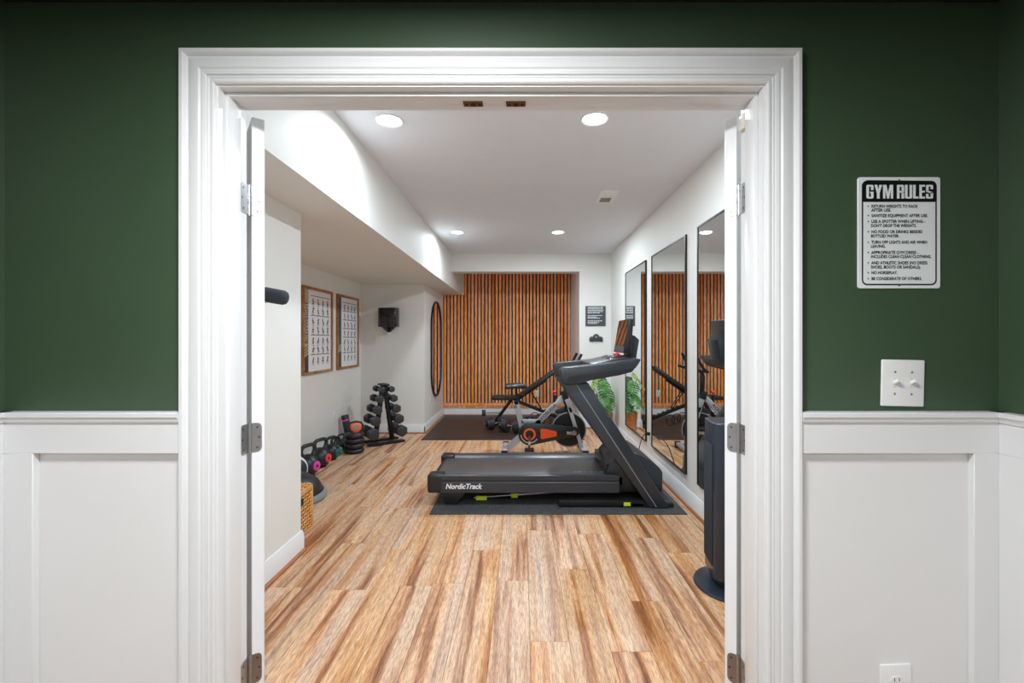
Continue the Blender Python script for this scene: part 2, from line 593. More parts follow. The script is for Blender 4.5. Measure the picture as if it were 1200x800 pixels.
def plank(x, y0, y1):
    L = round(y1 - y0, 3)
    if L not in shared:
        mb = MB()
        x0, x1, h, c = -PW / 2 + .0005, PW / 2 - .0005, L / 2 - .0006, .0016
        vs = [(x0, -h, -.008), (x1, -h, -.008), (x1, h, -.008), (x0, h, -.008), (x0, -h, -c), (x1, -h, -c), (x1, h, -c), (x0, h, -c),
              (x0 + c, -h + c, 0), (x1 - c, -h + c, 0), (x1 - c, h - c, 0), (x0 + c, h - c, 0)]
        fs = [(8, 9, 10, 11)] + [(i, (i + 1) % 4, 4 + (i + 1) % 4, 4 + i) for i in range(4)] + [(4 + i, 4 + (i + 1) % 4, 8 + (i + 1) % 4, 8 + i) for i in range(4)]
        mb.raw(vs, fs)
        me = bpy.data.meshes.new('plank')
        mb.bm.to_mesh(me)
        mb.bm.free()
        me.materials.append(M['plank'])
        shared[L] = me
    o = bpy.data.objects.new('plank', shared[L])
    COL.objects.link(o)
    o.parent = floor
    o.location = (x, (y0 + y1) / 2, 0)


for i in range(-14, 8):
    x = 0.125 + i * PW
    y = {0: 2.083, -1: 2.61}.get(i, 1.25 + random.random() * PL)
    while y > 1.2:
        y -= PL
    while y < YN:
        a, e = max(y, 1.2), min(y + PL, YN + .05)
        if x + .09 < XL and e < 2.95 or e - a < .06 or x - .09 < XA - .08 or x + .09 > XR + .09 or (x + .09 < XL and a > YS):
            y += PL
            continue
        plank(x, a, e)
        y += PL

# ------------------------------------------------------------------ door frame: casing, jamb, stop
CP = [(0, 0), (0, .009), (.003, .0125), (.009, .0125), (.012, .0085), (.0135, .0085), (.016, .0115), (.019, .0115), (.0205, .009), (.0225, .015), (.030, .0165), (.034, .0135), (.036, .0135),
      (.040, .0175), (.056, .0185), (.066, .016), (.0715, .0115), (.0725, .0115), (.074, .021), (.078, .0262), (.086, .0262), (.0885, .023), (.0885, 0)]
CW = .0885
RV = .005


def casing(name, path, label):
    """path: two stations, each (inner corner x, z, outward x, outward z); the mitre follows the outward diagonal."""
    vs, n = [], len(CP)
    for (x, z, ox, oz) in path:
        vs += [(x + ox * u, YW0 - t, z + oz * u) for u, t in CP]
    fs = [tuple(range(n)), tuple(range(n, 2 * n))] + [(i, (i + 1) % n, n + (i + 1) % n, n + i) for i in range(n)]
    return struct(name, MB().raw(vs, fs), 'trim', label)


xa, xb, zt = X0 - RV, X1 + RV, ZH + RV
casing('trim_1', [(xa, 0, -1, 0), (xa, zt, -1, 1)], 'white moulded casing up the left of the doorway')
casing('trim_2', [(xa, zt, -1, 1), (xb, zt, 1, 1)], 'white moulded casing over the doorway')
casing('trim_3', [(xb, 0, 1, 0), (xb, zt, 1, 1)], 'white moulded casing up the right of the doorway')
JY0, JY1 = YW0 - .0005, YW1 - .002
SY0, SY1, SD = 1.282, 1.338, .011
b = MB().box(X0 - .02, X0, JY0, JY1, 0, ZH)
b.box(X0, X0 + SD, SY0, SY1, 0, ZH - SD, .002)
jl = struct('trim_4', b, 'trim', 'white door jamb and stop on the left')
b = MB().box(X1, X1 + .02, JY0, JY1, 0, ZH)
b.box(X1 - SD, X1, SY0, SY1, 0, ZH - SD, .002)
jr = struct('trim_5', b, 'trim', 'white door jamb and stop on the right')
b = MB().box(X0 - .02, X1 + .02, JY0, JY1, ZH, ZH + .02)
b.box(X0, X1, SY0, SY1, ZH - SD, ZH, .002)
jh = struct('trim_6', b, 'trim', 'white head jamb with two brass catch plates')
for px in (554.5, 604.5):
    c = at(px, 122, 1.323)
    b = MB().box(c.x - .028, c.x + .028, 1.309, 1.335, ZH - SD - .0035, ZH - SD + .001, .001)
    k = build('catch_plate', b, 'brass', jh, label='brass ball catch plate')
    b = MB()
    b.cyl((c.x, 1.322, ZH - SD - .005), (c.x, 1.322, ZH - SD - .002), .007)
    for s in (-1, 1):
        b.cyl((c.x + s * .019, 1.322, ZH - SD - .0045), (c.x + s * .019, 1.322, ZH - SD - .003), .004)
    build('catch', b, 'dark', k)
b = MB().box(X1 - .012, X1, 1.34, 1.375, 2.005, 2.05, .002)
build('door_bumper', b, 'ivory', jr)

# ------------------------------------------------------------------ double door, both leaves swung wide open
def door(name, hx, sgn, label):
    pin = Vector((hx + sgn * .004, YW1 + .005, 0))
    th = math.radians(127)
    d = Vector((math.cos(th) * sgn, math.sin(th), 0))
    tt = Vector((math.sin(th) * sgn, -math.cos(th), 0))
    W = Matrix((( d.x, tt.x, 0, pin.x), (d.y, tt.y, 0, pin.y), (0, 0, 1, 0), (0, 0, 0, 1)))   # local x along the leaf, y through it
    b = MB()
    vs, t, L, zb, zp = [], .035, .745, .012, 2.064
    b.m = W
    x0, y0 = .003, .006
    b.box(x0, x0 + L, y0, y0 + t, zb, zp, .0015, 1)
    # raised panels on both faces of the leaf
    for z0, z1 in ((.25, .95), (1.12, 1.92)):
        for ya, yb in ((y0 - .004, y0), (y0 + t, y0 + t + .004)):
            b.box(x0 + .13, x0 + L - .13, ya, yb, z0, z1, .0035, 1)
    bmesh.ops.recalc_face_normals(b.bm, faces=b.bm.faces)
    o = struct(name, b, 'door', label, loc=(pin.x, pin.y, 0))
    for zc in (1.806, 1.08, .37):
        k = MB()
        k.m = Matrix.Translation(pin)
        hh = .0445
        for j in range(5):
            k.cyl((0, 0, zc - hh + j * .0178 + .0006), (0, 0, zc - hh + (j + 1) * .0178 - .0006), .0062, n=14)
        k.cyl((0, 0, zc - hh - .003), (0, 0, zc + hh + .003), .0045, n=12)
        hg = build('hinge', k, 'silver', o)
        # leaf on the door edge (plane x = x0), round cornered
        def rounded(w, h, r):
            pts = [(0, -h)]
            for a0, cx, cz in ((-90, w - r, -h + r), (0, w - r, h - r)):
                for q in range(5):
                    a = math.radians(a0 + q * 22.5)
                    pts.append((cx + r * math.cos(a), cz + r * math.sin(a)))
            return pts + [(0, h)]
        k = MB()
        k.m = W @ T(0, 0, zc)
        k.prism([(y + .001, z) for y, z in rounded(.032, hh, .014)], 'x', x0 - .0022, x0)
        if sgn < 0:
            bmesh.ops.recalc_face_normals(k.bm, faces=k.bm.faces)
        build('hinge_leaf', k, 'silver', hg)
        k = MB()
        k.prism([(YW1 - .001 - y, z + zc) for y, z in rounded(.030, hh, .008)], 'x', hx, hx + sgn * .0022)
        build('hinge_leaf', k, 'silver', hg)
        for (sy, sz) in ((.021, .031), (.026, 0), (.021, -.031)):
            k = MB()
            k.m = W @ T(0, 0, zc)
            k.cyl((x0 - .0030, sy, sz), (x0 - .0018, sy, sz), .0036, n=12)
            k.m = Matrix()
            k.cyl((hx + sgn * .0018, YW1 - .001 - sy, zc + sz), (hx + sgn * .0030, YW1 - .001 - sy, zc + sz), .0036, n=12)
            build('screw', k, 'screw', hg)
    return o


door('door_1', X0, 1, 'white door leaf swung open on the left jamb, seen edge on')
door('door_2', X1, -1, 'white door leaf swung open on the right jamb, seen edge on')

# ------------------------------------------------------------------ wainscot on the entry side
ZR0, ZR1, ZCAP0, ZCAP1 = 1.071, 1.152, 1.155, 1.184
YF = YW0 - .019


def wainscot(name, x0, x1, stile, label):
    o = struct(name, MB().box(x0, x1, YF, YW0, ZR0, ZCAP1 - .01, .0012, 1), 'trim', label)
    build('stile', MB().box(stile[0], stile[1], YF, YW0, .16, ZR0, .0012, 1), 'trim', o)
    build('base_rail', MB().box(x0, x1, YF, YW0, 0.001, .16, .0012, 1), 'trim', o)
    cap = [(YW0, ZCAP0), (YF - .004, ZCAP0), (YF - .007, ZCAP0 + .004), (YF - .007, ZCAP0 + .012), (YF - .012, ZCAP0 + .016), (YF - .012, ZCAP1 - .003),
           (YF - .009, ZCAP1), (YW0, ZCAP1)]
    build('chair_rail', MB().prism(cap, 'x', x0, x1), 'trim', o)
    return o


wainscot('trim_7', EL + .0005, xa - CW - .0005, (EL + .0005, -1.330), 'white wainscot and chair rail left of the doorway')
wainscot('trim_8', xb + CW + .0005, ER - .0005, (1.228, ER - .0005), 'white wainscot and chair rail below the switch plate')


def wains_side(name, x, sg, label):
    xf = x + sg * .019
    o = struct(name, MB().box(min(x, xf), max(x, xf), -3.1, YF - .0001, ZR0, ZCAP1 - .01, .0008, 1), 'trim', label)
    for k in range(4):
        y = YF - .0001 if k == 0 else YW0 - .02 - k * 1.0
        build('stile', MB().box(min(x, xf), max(x, xf), y - .095, y, .16, ZR0, .0008, 1), 'trim', o)
    build('base_rail', MB().box(min(x, xf), max(x, xf), -3.1, YF - .0001, 0.001, .16, .0008, 1), 'trim', o)
    cap = [(x, ZCAP0), (xf + sg * .004, ZCAP0), (xf + sg * .007, ZCAP0 + .012), (xf + sg * .012, ZCAP0 + .016), (xf + sg * .012, ZCAP1 - .003),
           (xf + sg * .009, ZCAP1), (x, ZCAP1)]
    build('chair_rail', MB().prism(cap, 'y', -3.1, YW0 - .001), 'trim', o)


wains_side('trim_9', EL, 1, 'white wainscot on the entry room side wall at the left edge')
wains_side('trim_10', ER, -1, 'white wainscot on the entry room side wall at the right edge')

# ------------------------------------------------------------------ things on the entry wall
def outlet(x, z, plane, axis, sg, label, w=.07, h=.115, m='white', tilt=0.0, group='power outlets'):
    """axis 'y': on a wall of constant y facing sg*y; axis 'x': on a wall of constant x facing sg*x (x is then the y coordinate)."""
    if axis == 'y':
        R = T(x, plane, z) @ RZ(0 if sg < 0 else PI)
    else:
        R = T(plane, x, z) @ RZ(PI / 2 if sg > 0 else -PI / 2)
    R = R @ RY(tilt)
    t = thing('power_outlet', label, 'outlet', R.translation, 0, group)
    k = MB(R)
    k.prism([(-w / 2, -h / 2), (w / 2, -h / 2), (w / 2, h / 2), (-w / 2, h / 2)], 'y', -.006, -.0003, .003)
    build('plate', k, m, t)
    for s in (-1, 1):
        k = MB(R)
        pts = [(.017 * math.cos(a) * 1.0, s * .021 + max(-.0125, min(.0125, .017 * math.sin(a)))) for a in [2 * PI * q / 20 for q in range(20)]]
        k.prism(pts, 'y', -.0075, -.005)
        r = build('receptacle', k, m, t)
        k = MB(R)
        k.box(-.0075, -.0055, -.0078, -.0070, s * .021 - .001, s * .021 + .008)
        k.box(.0055, .0075, -.0078, -.0070, s * .021 - .001, s * .021 + .008)
        k.cyl((0, -.0078, s * .021 - .007), (0, -.0070, s * .021 - .007), .0024, n=10)
        build('slot', k, 'dark', r)
    k = MB(R)
    k.cyl((0, -.0072, 0), (0, -.0055, 0), .003, n=10)
    build('screw', k, 'screw', t)
    return t


c = at(1049, 806, YW0)
outlet(c.x, c.z + .004, YW0, 'y', -1, 'white power outlet on the white panel below the switch plate', .085, .13, tilt=math.radians(-2.5))

c = at(1056, 448.5, YW0)
R = T(c.x, YW0, c.z) @ RY(math.radians(1.3))
t = thing('light_switch', 'white double toggle switch plate on the green wall above the chair rail', 'light switch', c)
k = MB(R)
k.prism([(-.059, -.064), (.059, -.064), (.059, .064), (-.059, .064)], 'y', -.0075, -.0003, .006, 3)
build('plate', k, 'white', t)
for s in (-1, 1):
    k = MB(R)
    k.box(s * .023 - .005, s * .023 + .005, -.0078, -.0070, -.012, .012)
    sl = build('switch_slot', k, 'ivory', t)
    k = MB(R @ T(s * .023, -.007, .001) @ RX(math.radians(-28)))
    k.box(-.0042, .0042, -.016, .004, -.004, .005, .001)
    build('toggle', k, 'white', t)
    for q in (-1, 1):
        k = MB(R)
        k.sphere((s * .023, -.0072, q * .030), (.0035, .0016, .0035), 10)
        build('screw', k, 'silver', t)

# the sign
a, e = at(1004, 208, YW0), at(1100.5, 338, YW0)
cx, cz, sw, sh = (a.x + e.x) / 2, (a.z + e.z) / 2, (e.x - a.x), (a.z - e.z)
t = thing('gym_sign', 'white metal sign of gym rules on the green wall', 'sign', (cx, YW0, cz))


def rrect(w, h, r, n=5, cx=0, cz=0):
    out = []
    for a0, sx, sz in ((0, 1, 1), (90, -1, 1), (180, -1, -1), (270, 1, -1)):
        for q in range(n + 1):
            a = math.radians(a0 + 90 * q / n)
            out.append((cx + sx * (w / 2 - r) + r * math.cos(a), cz + sz * (h / 2 - r) + r * math.sin(a)))
    return out


k = MB(T(cx, YW0, cz))
k.prism(rrect(sw, sh, .007), 'y', -.004, -.0005, .0006, 1)
build('panel', k, 'signwhite', t)
u = sw / 529.0                            # sign pixels (529 wide, 718 high in the close view) to metres


def sg(x, y):
    return ((x - 344) * u, -(y - 402) * u)


k = MB(T(cx, YW0, cz))
outer = [sg(*p) for p in [(106, 205), (106, 100), (112, 82), (124, 72), (140, 66), (550, 70), (566, 76), (578, 88), (584, 102), (584, 205)]]
k.prism(outer, 'y', -.0046, -.0039)
o_ = rrect(480 * u, 668 * u, 34 * u, 5, 0, -2 * u)
i_ = rrect(462 * u, 650 * u, 26 * u, 5, 0, -2 * u)
n = len(o_)
vs = [(x, -.0045, z) for x, z in o_] + [(x, -.0045, z) for x, z in i_]
k.raw(vs, [(i, (i + 1) % n, n + (i + 1) % n, n + i) for i in range(n)])
build('border', k, 'signblack', t)
k = MB(T(cx, YW0 - .0050, cz))

def block_letter(ch):
    """Heavy condensed capital, height 1: (width, list of polygons)."""
    w, q, c = .50, .185, .07

    def bx(a, b, e, f): return [(a, e), (b, e), (b, f), (a, f)]
    if ch == 'G':
        return w, [[(0, c), (c, 0), (q, 0), (q, 1), (c, 1), (0, 1 - c)], bx(q, w - q, 0, .13), bx(q, w - q, .87, 1), [(w - q, .62), (w, .62), (w, 1 - c), (w - c, 1), (w - q, 1)],
                   [(w - q, 0), (w - c, 0), (w, c), (w, .50), (w - q, .50)], bx(w * .52, w - q, .38, .50)]
    if ch == 'Y':
        return .54, [[(.0, 1), (.2, 1), (.27, .66), (.34, 1), (.54, 1), (.37, .40), (.37, 0), (.17, 0), (.17, .40)]]
    if ch == 'M':
        return .70, [bx(0, .165, 0, 1), bx(.535, .70, 0, 1), [(.165, 1), (.235, 1), (.35, .42), (.35, .0), (.28, 0), (.165, .62)], [(.535, 1), (.465, 1), (.35, .42), (.35, 0), (.42, 0), (.535, .62)]]
    if ch == 'R':
        return w, [bx(0, q, 0, 1), bx(q, w - q, .87, 1), bx(q, w - q, .43, .56), [(w - q, .43), (w, .50), (w, 1 - c), (w - c, 1), (w - q, 1)], bx(w - q, w, 0, .40), bx(w - q, w - .03, .38, .48)]
    if ch == 'U':
        return w, [[(0, 1), (0, c), (c, 0), (q, 0), (q, 1)], bx(q, w - q, 0, .13), [(w, 1), (w, c), (w - c, 0), (w - q, 0), (w - q, 1)]]
    if ch == 'L':
        return .38, [bx(0, q, 0, 1), bx(q, .38, 0, .15)]
    if ch == 'E':
        return .40, [bx(0, q, 0, 1), bx(q, .40, 0, .14), bx(q, .38, .44, .57), bx(q, .40, .86, 1)]
    return w, [[(0, .56), (q, .52), (q, 1), (c, 1), (0, 1 - c)], bx(q, w - q, .87, 1), [(w - q, .68), (w, .68), (w, 1 - c), (w - c, 1), (w - q, 1)], [(0, .56), (.10, .60), (w, .46), (w, .42), (w - .1, .36), (0, .50)],
               [(w - q, .48), (w, .46), (w, c), (w - c, 0), (w - q, 0)], bx(q, w - q, 0, .13), [(0, .34), (q, .34), (q, 0), (c, 0), (0, c)]]


hx0, hz0 = sg(132, 184)
hx1, hz1 = sg(560, 96)
tot = sum(block_letter(ch)[0] + .055 if ch != ' ' else .20 for ch in 'GYM RULES') - .055
fx, fz, xx = (hx1 - hx0) / tot, hz1 - hz0, 0
for ch in 'GYM RULES':
    if ch == ' ':
        xx += .20
        continue
    w_, polys = block_letter(ch)
    for pl in polys:
        k.flat([(hx0 + (xx + px) * fx, 0, hz0 + pz * fz) for px, pz in pl], [tuple(range(len(pl)))])
    xx += w_ + .055
build('heading', k, 'signwhite', t)
k = MB(T(cx, YW0 - .0048, cz))
LINES = [(233, 1, 'RETURN WEIGHTS TO RACK'), (258, 0, 'AFTER USE.'), (293, 1, 'SANITIZE EQUIPMENT AFTER USE.'), (330, 1, 'USE A SPOTTER WHEN LIFTING -'),
         (357, 0, "DON'T DROP THE WEIGHTS."), (396, 1, 'NO FOOD OR DRINKS BESIDES'), (423, 0, 'BOTTLED WATER.'), (463, 1, 'TURN OFF LIGHTS AND AIR WHEN'),
         (489, 0, 'LEAVING.'), (529, 1, 'APPROPRIATE GYM DRESS -'), (555, 0, 'INCLUDES CLEAN CLEAN CLOTHING.'), (595, 1, 'AND ATHLETIC SHOES (NO DRESS'),
         (622, 0, 'SHOES, BOOTS OR SANDALS).'), (658, 1, 'NO HORSEPLAY.'), (696, 1, 'BE CONSIDERATE OF OTHERS.')]
ENDS = [462, 290, 525, 508, 455, 490, 345, 520, 257, 465, 550, 522, 482, 330, 487]
for (y, bl, s), xe in zip(LINES, ENDS):
    x, z = sg(164 if bl or y < 300 else 161, y + 9)
    line = MB().text(s, 27.0 * u, RX(PI / 2))
    wd = max(v.co.x for v in line.bm.verts)
    line.bm.free()
    for ddx, ddz in ((0, 0), (.0005, 0), (.00025, .0004), (.00025, -.0003)):
        k.text(s, 27.0 * u, T(x + ddx, 0, z + ddz) @ RX(PI / 2), sx=(xe - 164) * u / wd)
    if bl:
        x, z = sg(145, y)
        k.flat([(x + 4.5 * u * math.cos(q * PI / 5), 0, z + 4.5 * u * math.sin(q * PI / 5)) for q in range(10)], [tuple(range(10))])
build('lettering', k, 'signblack', t)
for y in (68, 738):
    x, z = sg(344, y)
    k = MB(T(cx, YW0, cz))
    k.sphere((x, -.0045, z), (.0032, .0015, .0032), 10)
    build('screw', k, 'screw', t)

# ------------------------------------------------------------------ mirrors on the right wall
def tall_mirror(y0, y1, label):
    z0, z1 = .25, 2.265
    t = thing('wall_mirror', label, 'mirror', (XR, (y0 + y1) / 2, z0), 0, 'tall gym mirrors')
    build('glass', MB().box(XR - .013, XR - .004, y0 + .004, y1 - .004, z0 + .004, z1 - .004), 'mirror', t)
    k = MB()
    fw, xf = .012, XR - .018
    k.box(xf, XR - .0005, y0, y1, z0, z0 + fw)
    k.box(xf, XR - .0005, y0, y1, z1 - fw, z1)
    k.box(xf, XR - .0005, y0, y0 + fw, z0 + fw, z1 - fw)
    k.box(xf, XR - .0005, y1 - fw, y1, z0 + fw, z1 - fw)
    build('frame', k, 'blackframe', t)


tall_mirror(5.056, 6.05, 'tall black framed mirror beside the back wall, behind the treadmill screen')
tall_mirror(3.82, 4.825, 'tall black framed mirror in the middle of the row of three')
tall_mirror(2.56, 3.563, 'tall black framed mirror partly hidden by the right door')

# pill mirror
t = thing('pill_mirror', 'pill-shaped mirror in thin black frame, around the corner from the dumbbell rack', 'mirror', (XL, 7.59, .44))
k = MB()
y0, y1, z0, z1 = 7.16, 8.02, .44, 2.02
pill = rrect(y1 - y0, z1 - z0, (y1 - y0) / 2 - .001, 10, (y0 + y1) / 2, (z0 + z1) / 2)
pin_ = rrect(y1 - y0 - .04, z1 - z0 - .04, (y1 - y0) / 2 - .021, 10, (y0 + y1) / 2, (z0 + z1) / 2)
n = len(pill)
k.raw([(XL + .001, *p) for p in pill] + [(XL + .03, *p) for p in pill] + [(XL + .03, *p) for p in pin_] + [(XL + .012, *p) for p in pin_],
      [(r * n + i, r * n + (i + 1) % n, (r + 1) * n + (i + 1) % n, (r + 1) * n + i) for r in range(3) for i in range(n)])
build('frame', k, 'blackframe', t)
build('glass', MB().prism(pin_, 'x', XL + .004, XL + .014), 'mirror', t)

# ------------------------------------------------------------------ wood slats
t = thing('slat_panel', 'warm brown wood slat panelling over the niche wall', 'wall panel', (-.28, YN, .13))
NS, PT = 37, .0628
xs0 = XL + .006
b = MB().box(xs0, xs0 + NS * PT, YN - .008, YN - .0005, .225, ZS - .0005)
b.box(xs0 + 6.5 * PT - .03, xs0 + NS * PT, YN - .008, YN - .0005, ZS - .0005, ZC - .001)
build('backing', b, 'felt', t)
meshes = {}
for i in range(NS):
    x = xs0 + (i + .5) * PT
    zt = ZS - .001 if x - .02 < XS else ZC - .002
    if zt not in meshes:
        k = MB().box(-.021, .021, -.032, -.008, .225, zt, .002, 1)
        me = bpy.data.meshes.new('slat')
        k.bm.to_mesh(me)
        k.bm.free()
        me.materials.append(M['slat'])
        meshes[zt] = me
    o = bpy.data.objects.new('slat', meshes[zt])
    COL.objects.link(o)
    o.parent = t
    o.location = (x + .28, 0, -.13)
for z0, z1, d in ((.178, .224, .030), (.136, .175, .026)):
    build('bottom_board', MB().box(xs0, xs0 + NS * PT, YN - d, YN - .0005, z0, z1, .002, 1), 'slat', t)

# ------------------------------------------------------------------ outlets inside the gym
c = at(629.5, 461, YN - .032)
outlet(c.x, c.z, YN - .0325, 'y', -1, 'cream power outlet set into the wood slats', .075, .12, 'ivory')
outlet(5.75, .405, XA, 'x', 1, 'white power outlet on the alcove wall above the kettlebells', .075, .125)
outlet(7.12, .42, XL, 'x', 1, 'white power outlet under the pill mirror', .07, .115)

# ceiling vent
t = thing('ceiling_vent', 'small white ceiling register with a dark opening', 'vent', (.795, 4.27, ZC))
x0, x1, y0, y1 = .712, .878, 4.087, 4.455
k = MB()
f = .034
k.box(x0, x1, y0, y0 + f, ZC - .008, ZC - .0005, .002, 1)
k.box(x0, x1, y1 - f, y1, ZC - .008, ZC - .0005, .002, 1)
k.box(x0, x0 + f, y0 + f, y1 - f, ZC - .008, ZC - .0005, .002, 1)
k.box(x1 - f, x1, y0 + f, y1 - f, ZC - .008, ZC - .0005, .002, 1)
build('frame', k, 'vent', t)
build('duct', MB().box(x0 + f, x1 - f, y0 + f, y1 - f, ZC - .003, ZC - .0008), 'dark', t)
for i in range(12):
    y = y0 + f + .012 + i * (y1 - y0 - 2 * f - .02) / 11
    s = 1 if i > 5 else -1
    k = MB(T((x0 + x1) / 2, y, ZC - .008) @ RX(math.radians(38 * s)))
    k.box(-.05, .05, -.012, .012, -.0006, .0006)
    build('louver', k, 'vent', t)

# ------------------------------------------------------------------ posters in the alcove
def poster(y0, y1, z0, z1, label, rows, strip, first):
    t = thing('framed_poster', label, 'poster', (XA, (y0 + y1) / 2, z0), 0, 'framed exercise charts')
    fw = .03
    k = MB()
    for bx in ((y0, y1, z0, z0 + fw), (y0, y1, z1 - fw, z1), (y0, y0 + fw, z0 + fw, z1 - fw), (y1 - fw, y1, z0 + fw, z1 - fw)):
        k.box(XA + .0005, XA + .028, *bx, .002, 1)
    build('frame', k, 'framewood', t)
    build('paper', MB().box(XA + .001, XA + .010, y0 + fw, y1 - fw, z0 + fw, z1 - fw), 'paper', t)
    W_, H_ = y1 - y0 - 2 * fw, z1 - z0 - 2 * fw
    Y, Z, X = y0 + fw, z0 + fw, XA + .0108

    def quad(mb, ya, yb, za, zb, x=X):
        mb.flat([(x, ya, za), (x, yb, za), (x, yb, zb), (x, ya, zb)], [(0, 1, 2, 3)])

    def seg(mb, p, q, w, x=X):
        p, q = Vector(p), Vector(q)
        d = (q - p).normalized() * w / 2
        nx = Vector((-d.y, d.x))
        mb.flat([(x, *(p - nx)), (x, *(q - nx)), (x, *(q + nx)), (x, *(p + nx))], [(0, 1, 2, 3)])
    sy = Y + W_ * .17
    k = MB()
    quad(k, Y, sy, Z + H_ * .0, Z + H_, X - .0004)
    build('colour_strip', k, strip, t)
    k = MB()
    quad(k, Y, sy, Z, Z + H_ * .16)
    k.flat([(X, Y, Z + H_ * .16), (X, sy, Z + H_ * .16), (X, sy, Z + H_ * .22)], [(0, 1, 2)])
    build('colour_strip', k, 'posterdark', t)
    k = MB()
    for q in range(3):
        z = Z + H_ * (.20 + q * .035)
        seg(k, (Y + .005, z), (sy - .01, z + .045), .011, X + .0004)
        seg(k, (Y + .005, z + .002), (Y + .02, z + .012), .011, X + .0004)
    build('chevron', k, 'print' if first else 'paper', t)
    if first:
        k = MB()
        R = T(X + .0004, sy - .014, Z + H_ * .34) @ Matrix(((0, 0, 1, 0), (1, 0, 0, 0), (0, 1, 0, 0), (0, 0, 0, 1))) @ RZ(PI / 2)
        k.text('BODYWEIGHT', .098, R, bold=.0015, sx=.72)
        build('lettering', k, 'print', t)
    k = MB()
    rnd = random.Random(11 if first else 5)
    ya, yb = sy + .05, Y + W_ - .03
    total = sum(rows)
    zt, hrow = Z + H_ * .93, H_ * .86 / (total + .25 * len(rows))
    for r in rows:
        quad(k, ya, yb, zt - .003, zt + .004)
        zt -= hrow * .2
        for _ in range(r):
            for cidx in range(4):
                yc = ya + (yb - ya) * (cidx + .5) / 4
                zc = zt - hrow * .5
                sc = hrow * .36
                lean = rnd.uniform(-1, 1)
                hip, sho = (yc - lean * sc * .3, zc - sc * .1), (yc + lean * sc * .4, zc + sc * .5)
                seg(k, hip, sho, .022)
                seg(k, (sho[0] - .008, sho[1] + .016), (sho[0] + .008, sho[1] + .016), .018)
                for s in (-1, 1):
                    kn = (hip[0] + s * rnd.uniform(.2, .6) * sc, hip[1] - rnd.uniform(.2, .55) * sc)
                    seg(k, hip, kn, .015)
                    seg(k, kn, (kn[0] + rnd.uniform(-.4, .4) * sc, zc - sc * .9), .011)
                    seg(k, sho, (sho[0] + s * rnd.uniform(.3, .8) * sc, sho[1] + rnd.uniform(-.5, .5) * sc), .010)
                quad(k, yc - .028, yc + .028, zc - sc * 1.2 - .003, zc - sc * 1.2 + .002)
            zt -= hrow
        zt -= hrow * .05
    build('printed_figures', k, 'print', t)


poster(4.90, 5.67, .992, 1.972, 'framed exercise chart with BODYWEIGHT lettering up its side', (2, 2, 2, 1), 'postertan', True)
poster(5.82, 6.57, .995, 1.970, 'framed exercise chart with a teal strip up its side', (1, 1, 1, 1, 2, 1), 'posterteal', False)

# black dispenser on the rack wall
t = thing('wipe_dispenser', 'glossy black wall dispenser above the dumbbell rack', 'dispenser', (-1.94, YS, 1.6))
k = MB()
k.m = T(-1.94, YS - .105, 0)
k.prism(rrect(.285, .19, .06, 5), 'z', 1.565, 1.842, .016, 3)
k.prism(rrect(.16, .02, .009, 3, 0, -.097), 'z', 1.60, 1.80, .006)
build('body', k, 'gloss', t)
k = MB()
k.lathe([(.001, 1.566), (.105, 1.566), (.085, 1.54), (.04, 1.505), (.02, 1.485), (.001, 1.485)], (-1.94, YS - .105, 0), 28, 1.0, .75)
build('funnel', k, 'gloss', t)
build('nozzle', MB().cyl((-1.94, YS - .105, 1.462), (-1.94, YS - .105, 1.487), .016, .019), 'ballwhite', t, label='white nozzle')
build('lock', MB().cyl((-1.95, YS - .21, 1.77), (-1.95, YS - .198, 1.77), .018), 'chrome', t)
build('wall_bracket', MB().box(-2.02, -1.86, YS - .03, YS - .0005, 1.60, 1.83, .005), 'blackmetal', t)

# foam covered bar end on the short left wall
t = thing('foam_grip', 'charcoal foam-covered bar end jutting from the wall beside the left door', 'exercise bar', (XL, 2.32, 1.60))
k = MB().box(XL + .0005, XL + .012, 2.26, 2.38, 1.50, 1.68, .004)
build('wall_plate', k, 'bosugrey', t)
build('bar', MB().cyl((XL + .01, 2.32, 1.615), (XL + .14, 2.315, 1.613), .016), 'chrome', t)
k = MB()
pts = [(XL + .125 + .12 * q, 2.315 + .02 * q, 1.613 - .022 * q) for q in (0, .1, .5, .82, .93, .98, 1.0)]
k.tube(pts, [.036, .038, .038, .037, .031, .02, .006], 20)
build('foam_sleeve', k, 'foam', t)
k = MB()
ring = [(XL + .135, 2.316 + .040 * math.cos(q * PI / 10), 1.612 + .040 * math.sin(q * PI / 10)) for q in range(20)]
k.tube(ring, .006, 8, True)
build('collar', k, 'ballwhite', t, label='white collar ring')

# slate sign and hook rack on the back wall
t = thing('slate_sign', 'small square slate-grey sign with white lettering on the back wall', 'sign', (1.142, YB, 1.6))
a, e = at(686, 358.5, YB), at(709.6, 382, YB)
k = MB().box(a.x, e.x, YB - .012, YB - .0005, e.z, a.z, .002, 1)
build('panel', k, 'signgrey', t)
k = MB()
rnd = random.Random(3)
for i in range(13):
    z = a.z - .03 - i * .0205
    if i in (5, 9):
        continue
    x = a.x + .035
    end = a.x + (.285 if i in (0, 1, 2, 3) else rnd.uniform(.12, .28))
    hh = .0075 if i < 1 else .0055
    while x < end - .012:
        w_ = rnd.uniform(.012, .04)
        k.flat([(x, YB - .0128, z), (min(x + w_, end), YB - .0128, z), (min(x + w_, end), YB - .0128, z + 2 * hh * .8), (x, YB - .0128, z + 2 * hh * .8)], [(0, 1, 2, 3)])
        x += w_ + .007
build('lettering', k, 'signwhite', t, kind='stuff')
for sx in (a.x + .014, e.x - .014):
    for szz in (a.z - .014, e.z + .014):
        build('screw', MB().sphere((sx, YB - .012, szz), (.006, .004, .006), 10), 'screw', t)

